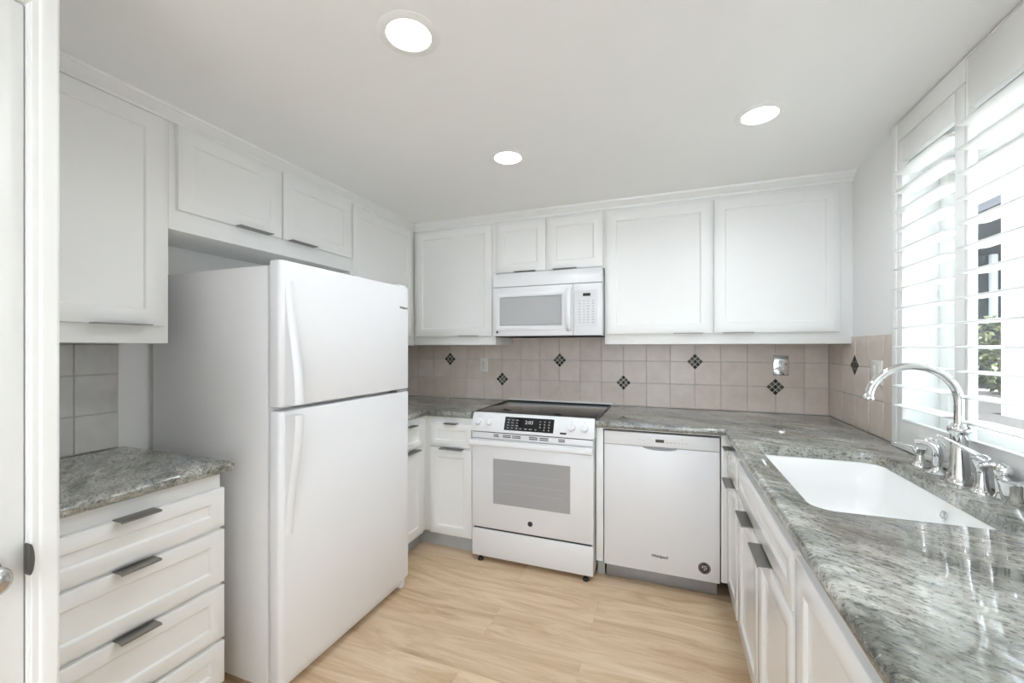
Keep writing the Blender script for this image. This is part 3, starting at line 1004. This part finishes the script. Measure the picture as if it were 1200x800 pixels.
# ------------------------------------------------------------------ range
gx0, gx1 = -1.166, -0.405
r = thing('kitchen_range', 'white slide-in electric range with black glass cooktop', 'range', ((gx0 + gx1) / 2, 2.72, 0))
obj('range_body', cbox((gx0 + 0.004, 2.395, 0.03), (gx1 - 0.004, 3.05, 0.905), 0.003), 'appliance', r)
bm = B()
box(bm, (gx0 - 0.019, 2.41, 0.9185), (gx1 + 0.015, 3.046, 0.925), 0.002)
ct = obj('cooktop', bm, 'black_glass', r)
bm = B()
a0, a1 = gx0 - 0.019, gx1 + 0.015
box(bm, (a0, 2.411, 0.9245), (a0 + 0.007, 3.046, 0.9265), 0.0006, 1)
box(bm, (a1 - 0.007, 2.411, 0.9245), (a1, 3.046, 0.9265), 0.0006, 1)
box(bm, (a0 + 0.007, 3.034, 0.9245), (a1 - 0.007, 3.046, 0.9265), 0.0006, 1)
box(bm, (a0 + 0.007, 2.411, 0.9245), (a1 - 0.007, 2.417, 0.9265), 0.0006, 1)
obj('cooktop_edge', bm, 'black', ct)
obj('rear_trim', cbox((gx0 - 0.019, 3.0465, 0.9185), (gx1 + 0.015, 3.074, 0.9345), 0.002), 'appliance', r)
# sloping control panel
cp = [(2.43, 0.8128), (2.362, 0.8128), (2.3555, 0.818), (2.3565, 0.826), (2.396, 0.920), (2.402, 0.9255), (2.411, 0.9265), (2.43, 0.918)]
bm = B()
prism(bm, [(gx0 - 0.006, y, z) for y, z in cp], (gx1 - gx0 + 0.009, 0, 0))
bmesh.ops.bevel(bm, geom=[e for e in bm.edges if abs(e.verts[0].co.x - e.verts[1].co.x) < 1e-6], offset=0.0025, segments=2, affect='EDGES')
panel = obj('control_panel', bm, 'appliance', r)
S = Vector((0, 0.396 - 0.3565, 0.920 - 0.826)).normalized()      # up the slope
SN = X.cross(S)                                                   # out of the slope
SN = SN if SN.y < 0 else -SN


def on_slope(x, z):
    t = (z - 0.826) / (0.920 - 0.826)
    return Vector((x, 2.3565 + t * (2.396 - 2.3565), z))


def slope_rect(bm, x0, x1, z0, z1, th=0.001, lift=0.0):
    a, b = on_slope(x0, z0) + SN * lift, on_slope(x1, z0) + SN * lift
    c, d = on_slope(x1, z1) + SN * lift, on_slope(x0, z1) + SN * lift
    return prism(bm, [a, b, c, d], SN * th)


dsp = obj('display', slope_rect(B(), -0.949, -0.638, 0.833, 0.909, 0.0012), 'black_glass', panel, smooth=0)
bm = B()
for i, x in enumerate((-0.925, -0.897, -0.869)):
    for j, z in enumerate((0.892, 0.876, 0.861, 0.846)):
        slope_rect(bm, x - 0.008 + 0.002 * ((i + j) % 2), x + 0.008 - 0.002 * (j % 2), z - 0.0022, z + 0.0022, 0.0004, 0.0012)
for i, x in enumerate((-0.722, -0.695, -0.667)):
    for j, z in enumerate((0.892, 0.876, 0.861, 0.846)):
        if (i, j) != (0, 3):
            slope_rect(bm, x - 0.004, x + 0.004, z - 0.003, z + 0.003, 0.0004, 0.0012)
for x, w in ((-0.843, 0.006), (-0.811, 0.009), (-0.780, 0.009), (-0.748, 0.006)):
    slope_rect(bm, x - w, x + w, 0.8425, 0.8475, 0.0004, 0.0012)
obj('key_legends', bm, 'legend', dsp, smooth=0)
obj('clock_digits', text_mesh(B(), '2:03', on_slope(-0.792, 0.882) + SN * 0.0015, X, S, 0.030, 0.0004, -0.0003), 'legend_white', dsp, smooth=0)
for x in (-1.125, -1.048, -0.531, -0.456):
    c = on_slope(x, 0.870)
    k = obj('knob', lathe(B(), c, [(0.024, 0), (0.024, 0.003), (0.0215, 0.0055), (0.0205, 0.022), (0.0185, 0.025), (0, 0.0258)], SN, 32), 'appliance', panel, smooth=40)
    obj('knob_grip', prism(B(), [c + SN * 0.0255 + X * a * 0.0035 + S * b * 0.019 for a, b in ((-1, -1), (1, -1), (1, 1), (-1, 1))], SN * 0.004), 'appliance', k)
    obj('indicator_dot', prism(B(), [on_slope(x, 0.9015) + X * a * 0.0022 + S * b * 0.0022 for a, b in ((-1, -1), (1, -1), (1, 1), (-1, 1))], SN * 0.0005), 'legend', panel)
bm = B()
slope_rect(bm, -0.598, -0.560, 0.8315, 0.8415, 0.0006)
tg = obj('info_tag', bm, 'black', panel, smooth=0)
obj('tag_mark', slope_rect(B(), -0.604, -0.5985, 0.8315, 0.8415, 0.0006), 'sticker_white', tg, smooth=0)
# vent strip
vs = obj('vent_strip', cbox((gx0 + 0.002, 2.362, 0.771), (gx1 - 0.002, 2.40, 0.8085), 0.002), 'appliance', r)
bm = B()
for xc, w in ((-1.000, 0.017), (-0.930, 0.027), (-0.868, 0.027), (-0.761, 0.027), (-0.694, 0.027), (-0.588, 0.020)):
    for z in (0.7985, 0.7885):
        box(bm, (xc - w, 2.3612, z - 0.0027), (xc + w, 2.366, z + 0.0027))
obj('vent_slots', bm, 'slot', vs, smooth=0)
# oven door
od = obj('oven_door', cbox((gx0 + 0.001, 2.362, 0.2165), (gx1 - 0.001, 2.398, 0.768), 0.004), 'appliance', r)
ow = obj('oven_window', plain_front((-1.021, 2.3625, 0.374), X, Z, -Y, 0.484, 0.277, 0.0018, 0.001), 'window_grey', od, smooth=0)
bm = B()
for z in (0.455, 0.505, 0.565):
    box(bm, (-0.985, 2.3600, z), (-0.575, 2.3610, z + 0.0022))
obj('oven_rack', bm, 'rack_grey', ow, smooth=0)
bm = B()
prism(bm, [(gx0 + 0.001, y, z) for y, z in ((2.326, 0.733), (2.321, 0.738), (2.319, 0.750), (2.323, 0.762), (2.330, 0.766), (2.340, 0.765), (2.343, 0.752), (2.338, 0.736))], (gx1 - gx0 - 0.002, 0, 0))
for xa in (gx0 + 0.001, gx1 - 0.041):
    box(bm, (xa, 2.335, 0.738), (xa + 0.04, 2.3635, 0.763), 0.003)
obj('handle', bm, 'appliance', od, smooth=30)
lc = Vector((-0.780, 2.3612, 0.281))
bm = B()
lathe(bm, lc, [(0.0155, 0), (0.0155, 0.0009), (0.0120, 0.0009), (0.0120, 0)], -Y, 32)
text_mesh(bm, 'GE', lc + Vector((0, -0.0004, 0)), X, Z, 0.0155, 0.0008, 0.0003)
obj('maker_badge', bm, 'logo', od, smooth=0)
obj('storage_drawer', cbox((gx0 + 0.001, 2.362, 0.036), (gx1 - 0.001, 2.40, 0.2045), 0.004), 'appliance', r)
obj('panel_gap_shade', cbox((gx0 + 0.004, 2.366, 0.8085), (gx1 - 0.004, 2.396, 0.8125)), 'slot', r, smooth=0)  # black strip stands in for shade under the control panel overhang
obj('door_gap_shade', cbox((gx0 + 0.012, 2.372, 0.2045), (gx1 - 0.012, 2.3965, 0.2165)), 'slot', r, smooth=0)  # black fill stands in for shade between oven door and drawer
for xx in (gx0 + 0.05, gx1 - 0.045):
    for yy in (2.385, 3.0):
        obj('foot', lathe(B(), (xx, yy, 0), [(0.018, 0), (0.019, 0.004), (0.014, 0.018), (0.009, 0.02), (0.009, 0.034)], Z, 18), 'black', r)

# ------------------------------------------------------------------ dishwasher
wx0, wx1, wy = -0.3535, 0.2465, 2.430
r = thing('dishwasher', 'white built-in dishwasher with a pocket handle under the counter', 'dishwasher', (-0.053, 2.7, 0))
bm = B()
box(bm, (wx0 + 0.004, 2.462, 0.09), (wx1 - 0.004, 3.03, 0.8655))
obj('tub', bm, 'gap', r, smooth=0)  # near-black tub colour stands in for shade in the door gaps
# door panel; its pocket is drawn flat, the shade inside as grey colour
bm = B()
box(bm, (wx0, wy, 0.093), (wx1, 2.4605, 0.7835), 0.003)
dd = obj('door_panel', bm, 'appliance', r)
cpn = obj('control_strip', cbox((wx0, wy - 0.001, 0.786), (wx1, 2.4605, 0.8595), 0.003), 'appliance', r)
n = 18
pk = [(-0.052 + 0.105 * math.cos(math.pi + math.pi * k / n), wy - 0.0006, 0.7835 + 0.026 * math.sin(math.pi + math.pi * k / n)) for k in range(n + 1)]
bm = B()
lo = [Vector(p) for p in pk]
rings(bm, [[p + Vector((0, 0.0008, 0)) for p in lo], lo, [Vector((-0.052 + (p.x + 0.052) * 0.94, p.y, 0.7835 + (p.z - 0.7835) * 0.90)) for p in lo]], False, False, True)
obj('pocket_lip', bm, 'appliance', dd)
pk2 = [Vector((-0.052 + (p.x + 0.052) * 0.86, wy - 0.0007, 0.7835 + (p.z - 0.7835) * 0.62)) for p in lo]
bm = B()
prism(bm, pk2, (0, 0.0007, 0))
obj('pocket_shade', bm, 'gasket', dd)
obj('display', cbox((-0.074, wy - 0.0018, 0.8125), (-0.030, wy - 0.0005, 0.829)), 'black_glass', cpn, smooth=0)
bm = B()
for k, x in enumerate((-0.160, -0.135, -0.112, -0.092)):
    box(bm, (x - 0.008, wy - 0.0014, 0.824 - 0.004 * (k % 2)), (x + 0.006, wy - 0.0005, 0.8252 - 0.004 * (k % 2)))
for k, x in enumerate((-0.012, 0.006, 0.026, 0.046, 0.066, 0.084)):
    box(bm, (x - 0.004, wy - 0.0014, 0.814), (x + 0.004, wy - 0.0005, 0.8165))
for x in (-0.105, 0.062):
    box(bm, (x - 0.002, wy - 0.0014, 0.834), (x + 0.002, wy - 0.0005, 0.838))
obj('key_legends', bm, 'legend', cpn, smooth=0)
obj('brand_lettering', text_mesh(B(), 'Whirlpool', (-0.052, wy - 0.0004, 0.185), X, Z, 0.0205, 0.0008, 0.0008), 'logo', dd, smooth=0)
sc = Vector((0.172, wy, 0.163))
st = obj('round_sticker', disc(B(), sc, -Y, 0.0305, 0.0006, 36), 'sticker', dd, smooth=0)
bm = B()
for k in range(26):
    if k in (6, 7, 19, 20):
        continue
    a = 2 * math.pi * k / 26
    d1_, d2_ = Vector((math.cos(a), 0, math.sin(a))), Vector((-math.sin(a), 0, math.cos(a)))
    p = sc + Vector((0, -0.0006, 0)) + d1_ * 0.0255
    prism(bm, [p + d1_ * u + d2_ * v for u, v in ((-0.0016, -0.0007), (0.0016, -0.0007), (0.0016, 0.0007), (-0.0016, 0.0007))], (0, -0.0003, 0))
# flag of stars and stripes shapes in the middle
p = sc + Vector((0, -0.0006, 0))
for x0, x1, z0, z1 in ((-0.013, -0.007, -0.001, 0.005), (-0.003, 0.013, 0.001, 0.004), (-0.013, 0.012, 0.009, 0.0115), (-0.004, 0.004, -0.0115, -0.007), (0.006, 0.012, -0.006, -0.003)):
    prism(bm, [p + Vector((x0, 0, z0)), p + Vector((x1, 0, z0 + 0.001)), p + Vector((x1, 0, z1 + 0.001)), p + Vector((x0, 0, z1))], (0, -0.0003, 0))
obj('sticker_print', bm, 'sticker_white', st, smooth=0)
kp = obj('toe_panel', cbox((wx0 + 0.006, 2.486, 0.004), (wx1 - 0.008, 2.4985, 0.118), 0.001), 'kick_metal', r)
bm = B()
for x in (wx0 + 0.018, wx1 - 0.022, wx1 - 0.12):
    lathe(bm, (x, 2.4862, 0.078), [(0.0055, 0), (0.0045, 0.0018), (0, 0.002)], -Y, 16)
obj('screw', bm, 'bronze', kp)
for xx in (wx0 + 0.05, wx1 - 0.05):
    obj('foot', lathe(B(), (xx, 2.6, 0), [(0.016, 0), (0.016, 0.01), (0.008, 0.014), (0.008, 0.092)], Z, 16), 'black', r)

# ------------------------------------------------------------------ microwave
mx0, mx1, my = -1.1555, -0.4005, 2.662
r = thing('microwave', 'white over-the-range microwave mounted under the small cabinet', 'microwave', ((mx0 + mx1) / 2, 2.88, 1.412))
obj('microwave_body', cbox((mx0 + 0.002, 2.698, 1.413), (mx1 - 0.002, YB - 0.010, 1.849), 0.003), 'appliance', r)
bm = B()
prism(bm, [(mx0 + 0.002, y, z) for y, z in ((2.6975, 1.753), (2.672, 1.753), (2.669, 1.757), (2.672, 1.80), (2.682, 1.835), (2.690, 1.849), (2.6975, 1.849))], (mx1 - mx0 - 0.004, 0, 0))
obj('vent_hood_front', bm, 'appliance', r, smooth=40)
xs = -0.5845
md = obj('microwave_door', cbox((mx0, my, 1.414), (xs - 0.001, 2.6975, 1.749), 0.005), 'appliance', r)
# moulded frame and window
obj('window_frame', panel_front((-1.135, my + 0.0005, 1.452), X, Z, -Y, 0.505, 0.262, 0.004, 0.026, 0.0035, 0.001), 'appliance', md)
obj('window_screen', cbox((-1.101, my - 0.0012, 1.487), (-0.664, my + 0.001, 1.678)), 'screen_grey', md, smooth=0)
bm = B()
hp = bez((-0.612, my - 0.002, 1.722), (-0.612, my - 0.046, 1.690), (-0.612, my - 0.046, 1.478), (-0.612, my - 0.002, 1.443), 16)
loops = [[Vector(p) + Vector((a, b, 0)) for a, b in ((-0.017, 0.008), (-0.017, -0.003), (-0.011, -0.008), (0.011, -0.008), (0.017, -0.003), (0.017, 0.008))] for p in hp]
rings(bm, loops)
obj('handle', bm, 'appliance', md, smooth=50)
lc = Vector((-1.119, my - 0.0003, 1.442))
bm = B()
lathe(bm, lc, [(0.0085, 0), (0.0085, 0.0008), (0.0065, 0.0008), (0.0065, 0)], -Y, 28)
text_mesh(bm, 'GE', lc + Vector((0, -0.0005, 0)), X, Z, 0.0085, 0.0006, 0.0001)
obj('maker_badge', bm, 'logo', md, smooth=0)
mp_ = obj('control_panel', cbox((xs + 0.001, my, 1.414), (mx1, 2.6975, 1.749), 0.005), 'appliance', r)
kpad = obj('keypad', cbox((-0.572, my - 0.0012, 1.474), (-0.430, my + 0.001, 1.704), 0.0005), 'appliance_grey', mp_, smooth=0)
obj('display', cbox((-0.522, my - 0.0024, 1.666), (-0.474, my - 0.001, 1.685)), 'black_glass', mp_, smooth=0)
bm = B()
random.seed(3)
for j in range(9):
    z = 1.636 - j * 0.0175
    for x, w in ((-0.543, 0.006), (-0.515, 0.005), (-0.489, 0.006), (-0.457, 0.007)):
        ww = w * random.uniform(0.6, 1.1)
        box(bm, (x - ww, my - 0.0018, z - 0.0022), (x + ww, my - 0.0008, z + 0.0022))
obj('key_legends', bm, 'legend', kpad, smooth=0)
bm = B()
box(bm, (mx0 + 0.012, 2.69, 1.4085), (mx1 - 0.012, 2.98, 1.4135))
box(bm, (-0.98, 2.70, 1.403), (-0.60, 2.80, 1.409), 0.002)
obj('underside_filter', bm, 'gap', r, smooth=0)


# ------------------------------------------------------------------ outlets and switch plate
def plate_back(name, label, cat, cx, cz, w, h, plate, face):
    y = YB - 0.0085
    r = thing(name, label, cat, (cx, y, cz))
    obj('wall_plate', plain_front((cx - w / 2, y, cz - h / 2), X, Z, -Y, w, h, 0.006, 0.004), plate, r)
    for s in (1, -1):
        c = Vector((cx, y - 0.006, cz + s * 0.0195))
        f = obj('socket', lathe(B(), c, [(0.0165, 0), (0.0165, 0.0015), (0.0155, 0.002), (0, 0.002)], -Y, 24), face, r)
        bm = B()
        for dx, hh in ((-0.0062, 0.0085), (0.0062, 0.007)):
            box(bm, (c.x + dx - 0.0011, c.y - 0.0026, c.z + 0.002 - hh / 2 + 0.002), (c.x + dx + 0.0011, c.y - 0.0018, c.z + 0.004 + hh / 2))
        lathe(bm, (c.x, c.y - 0.0018, c.z - 0.0078), [(0.0026, 0), (0.0026, 0.0008)], -Y, 12)
        obj('socket_slots', bm, 'slot', f, smooth=0)
    obj('screw', disc(B(), (cx, y - 0.006, cz), -Y, 0.0032, 0.001, 14), 'nickel', r)
    return r


plate_back('wall_outlet', 'pale plastic outlet plate on the far tiles under the corner wall cabinet', 'outlet', -1.412, 1.196, 0.072, 0.116, 'plate_tan', 'plate_tan')
plate_back('wall_outlet', 'shiny chrome outlet plate with white sockets near the corner', 'outlet', 0.660, 1.222, 0.086, 0.128, 'chrome', 'plastic')
x = XR - 0.0085
r = thing('switch_plate', 'pale double switch plate on the window-wall tiles behind the spout', 'switch', (x, 2.440, 1.218))
obj('wall_plate', plain_front((x, 2.440 + 0.060, 1.218 - 0.058), -Y, Z, -X, 0.118, 0.116, 0.006, 0.004), 'plate_tan', r)
for yy in (2.463, 2.417):
    obj('rocker', plain_front((x - 0.0055, yy + 0.0165, 1.218 - 0.0335), -Y, Z, -X, 0.033, 0.067, 0.0035, 0.002), 'plate_tan', r)

# ------------------------------------------------------------------ shutters
r = thing('shutter_surround', 'white shutter surround fixed round the sink window', 'shutter surround', (0.89, 1.6, 0.918))
bm = B()
box(bm, (0.884, 2.194, 0.921), (XR - 0.001, 2.233, 2.268), 0.002)
box(bm, (0.886, 1.300, 0.921), (XR - 0.001, 2.194, 0.941), 0.002)
box(bm, (0.886, 1.300, 0.941), (XR - 0.001, 1.338, 2.268), 0.002)
box(bm, (0.887, 1.767, 2.190), (XR - 0.001, 2.194, 2.268), 0.001)
box(bm, (0.887, 1.338, 2.262), (XR - 0.001, 1.767, 2.268), 0.001)
obj('surround', bm, 'shutter', r)


def louver(y0, y1, z, tilt, w=0.085, t=0.0105):
    """one elliptical blade, seen from its end it is a lens; nearly level"""
    pts = []
    n = 20
    for k in range(n):
        a = 2 * math.pi * k / n
        u, v = w / 2 * math.cos(a), t / 2 * math.sin(a)
        pts.append((0.899 + u * math.cos(tilt) - v * math.sin(tilt), y0, z + u * math.sin(tilt) + v * math.cos(tilt)))
    return prism(B(), pts, (0, y1 - y0, 0))


def shutter_panel(label, y0, y1, sn, sf, ztop):
    r = thing('plantation_shutter', label, 'shutter', (0.899, (y0 + y1) / 2, 0.943), 'plantation shutter panels over the sink')
    x0, x1 = 0.888, 0.911
    obj('stile', cbox((x0, y0, 0.943), (x1, y0 + sn, ztop), 0.0015), 'shutter', r)
    obj('stile', cbox((x0, y1 - sf, 0.943), (x1, y1, ztop), 0.0015), 'shutter', r)
    obj('bottom_rail', cbox((x0, y0 + sn, 0.943), (x1, y1 - sf, 1.043), 0.0015), 'shutter', r)
    obj('top_rail', cbox((x0, y0 + sn, 2.095), (x1, y1 - sf, ztop), 0.0015), 'shutter', r)
    for k in range(13):
        obj('louver', louver(y0 + sn + 0.0015, y1 - sf - 0.0015, 1.101 + 0.0788 * k, 0.0), 'shutter', r, smooth=50)
    return r


shutter_panel('white louvred shutter panel by the tiled corner, behind the spout', 1.769, 2.192, 0.051, 0.036, 2.187)
shutter_panel('white louvred shutter panel with the dark garden view showing between its louvres', 1.340, 1.7655, 0.040, 0.012, 2.260)


# ------------------------------------------------------------------ downlights
def downlight(label, x, y, power=DOWNLIGHT_POWER):
    r = thing('ceiling_downlight', label, 'downlight', (x, y, ZC), 'recessed ceiling downlights')
    obj('trim_ring', lathe(B(), (x, y, ZC), [(0.092, 0.0), (0.0922, 0.0012), (0.088, 0.003), (0.069, 0.0045), (0.066, 0.004), (0.066, 0.0)], (0, 0, -1), 48), 'plastic', r, smooth=40)
    obj('lens', lathe(B(), (x, y, ZC), [(0.0655, 0.0), (0.0655, 0.0035), (0.05, 0.0048), (0, 0.0055)], (0, 0, -1), 48), 'lamp', r, smooth=40)
    d = bpy.data.lights.new('downlight_glow', 'AREA')
    d.shape = 'DISK'
    d.size = 0.13
    d.spread = math.radians(160)
    d.energy = power
    d.color = (0.83, 0.915, 1.0)
    o = bpy.data.objects.new('downlight_glow', d)
    C.objects.link(o)
    o.parent = r
    o.location = (0, 0, -0.012)
    return r


downlight('recessed ceiling light in front of the fridge top cabinets', -0.733, 1.058)
downlight('recessed ceiling light between the fridge and the microwave cabinet', -0.748, 1.915)
downlight('recessed ceiling light in front of the widest wall cabinet, towards the window', 0.340, 1.925)
downlight('recessed ceiling light over the near end of the sink counter', 0.340, 1.06)

# unseen uplighter added behind the camera to brighten the room off the ceiling
lx, ly = 0.5, -2.05
r = thing('added_uplighter', 'added fill uplighter on a slim white stand, out of view behind the kitchen', 'added fill light', (lx, ly, 0))
obj('base', lathe(B(), (lx, ly, 0), [(0, 0), (0.14, 0), (0.14, 0.015), (0.03, 0.03), (0, 0.03)], Z, 36), 'plastic', r)
obj('pole', lathe(B(), (lx, ly, 0.028), [(0.012, 0), (0.012, 1.5)], Z, 16), 'plastic', r)
obj('lamp_shade', lathe(B(), (lx, ly, 1.52), [(0.02, 0), (0.09, 0.03), (0.16, 0.09), (0.185, 0.15), (0.18, 0.15), (0.155, 0.094), (0.085, 0.036), (0.0, 0.012)], Z, 40), 'plastic', r)
d = bpy.data.lights.new('added_uplight_glow', 'AREA')
d.shape = 'DISK'
d.size = 0.26
d.energy = ADDED_UPLIGHT_POWER
d.color = (0.83, 0.915, 1.0)
o = bpy.data.objects.new('added_uplight_glow', d)
C.objects.link(o)
o.parent = r
o.location = (0, 0, 1.645)
o.rotation_euler = (math.pi, 0, 0)

# ------------------------------------------------------------------ outside the sink window
struct(obj('exterior_ground', cbox((XR + TH + 0.001, -3, -0.25), (16, 22, -0.05)), 'concrete', smooth=0))
struct(obj('exterior_wall', cbox((3.4, -3, -0.05), (3.6, 6.17, 3.2)), 'stucco', smooth=0))
bm = B()
box(bm, (3.75, 6.3, -0.05), (16, 11.79, 0.60))
box(bm, (2.35, 4.3, -0.05), (3.38, 11.79, 0.60))
box(bm, (3.38, 6.3, -0.05), (3.75, 11.79, 0.60))
struct(obj('exterior_terrain', bm, 'soil', smooth=0))
struct(obj('added_shade_roof', cbox((4.2, 6.0, 3.3), (15, 12.4, 3.42)), 'dark_wall', smooth=0))  # slab added over the garden to put it in shade
struct(obj('exterior_path', cbox((3.8, 9.2, 0.60), (12, 9.75, 0.615)), 'pale_path', smooth=0))
bm = B()
box(bm, (4.5, 11.8, -0.05), (15, 12.4, 3.29))
hb = struct(obj('exterior_house', bm, 'dark_wall', smooth=0))
obj('downspout', cbox((6.30, 11.70, 1.95), (6.40, 11.795, 3.29), 0.005), 'stucco', hb)
for k, (xa, xb) in enumerate(((5.2, 5.9), (6.6, 7.3))):
    obj('house_window', cbox((xa, 11.78, 0.95), (xb, 11.81, 2.1), 0.005), 'window_grey', hb)


def shrub(label, x, y, h, rad, n, seed, gz=0.6):
    random.seed(seed)
    r = thing('garden_shrub', label, 'shrub', (x, y, gz), 'shrubs outside the sink window')
    bm = B()
    for k in range(6):
        a = 2 * math.pi * k / 6
        tube(bm, [(x, y, gz), (x + 0.2 * rad * math.cos(a), y + 0.2 * rad * math.sin(a), gz + h * 0.5), (x + 0.55 * rad * math.cos(a), y + 0.55 * rad * math.sin(a), gz + h * 0.8)], [0.03, 0.02, 0.008], 7)
    obj('stem', bm, 'bark', r)
    bm = B()
    for k in range(n):
        a, b = random.uniform(0, 2 * math.pi), random.uniform(-1, 1)
        q = random.uniform(0.6, 1.0)
        p = Vector((x + rad * q * math.cos(a) * math.sqrt(1 - b * b), y + rad * q * math.sin(a) * math.sqrt(1 - b * b), gz + h * 0.62 + h * 0.38 * q * b))
        d = Vector((random.uniform(-1, 1), random.uniform(-1, 1), random.uniform(-0.6, 0.6))).normalized()
        e = d.cross(Vector((random.uniform(-1, 1), random.uniform(-1, 1), random.uniform(-1, 1)))).normalized()
        L, w = 0.13, 0.025
        f = d.cross(e) * 0.004
        prism(bm, [p, p + d * L * 0.5 + e * w, p + d * L, p + d * L * 0.5 - e * w], f)
    obj('foliage', bm, 'leaf', r, smooth=0)
    return r


shrub('yellow-green garden shrub seen between the louvres beyond the window', 4.86, 8.82, 1.25, 0.42, 330, 11)
shrub('low garden shrub beside the pale path beyond the window', 4.45, 8.0, 0.45, 0.2, 160, 12)
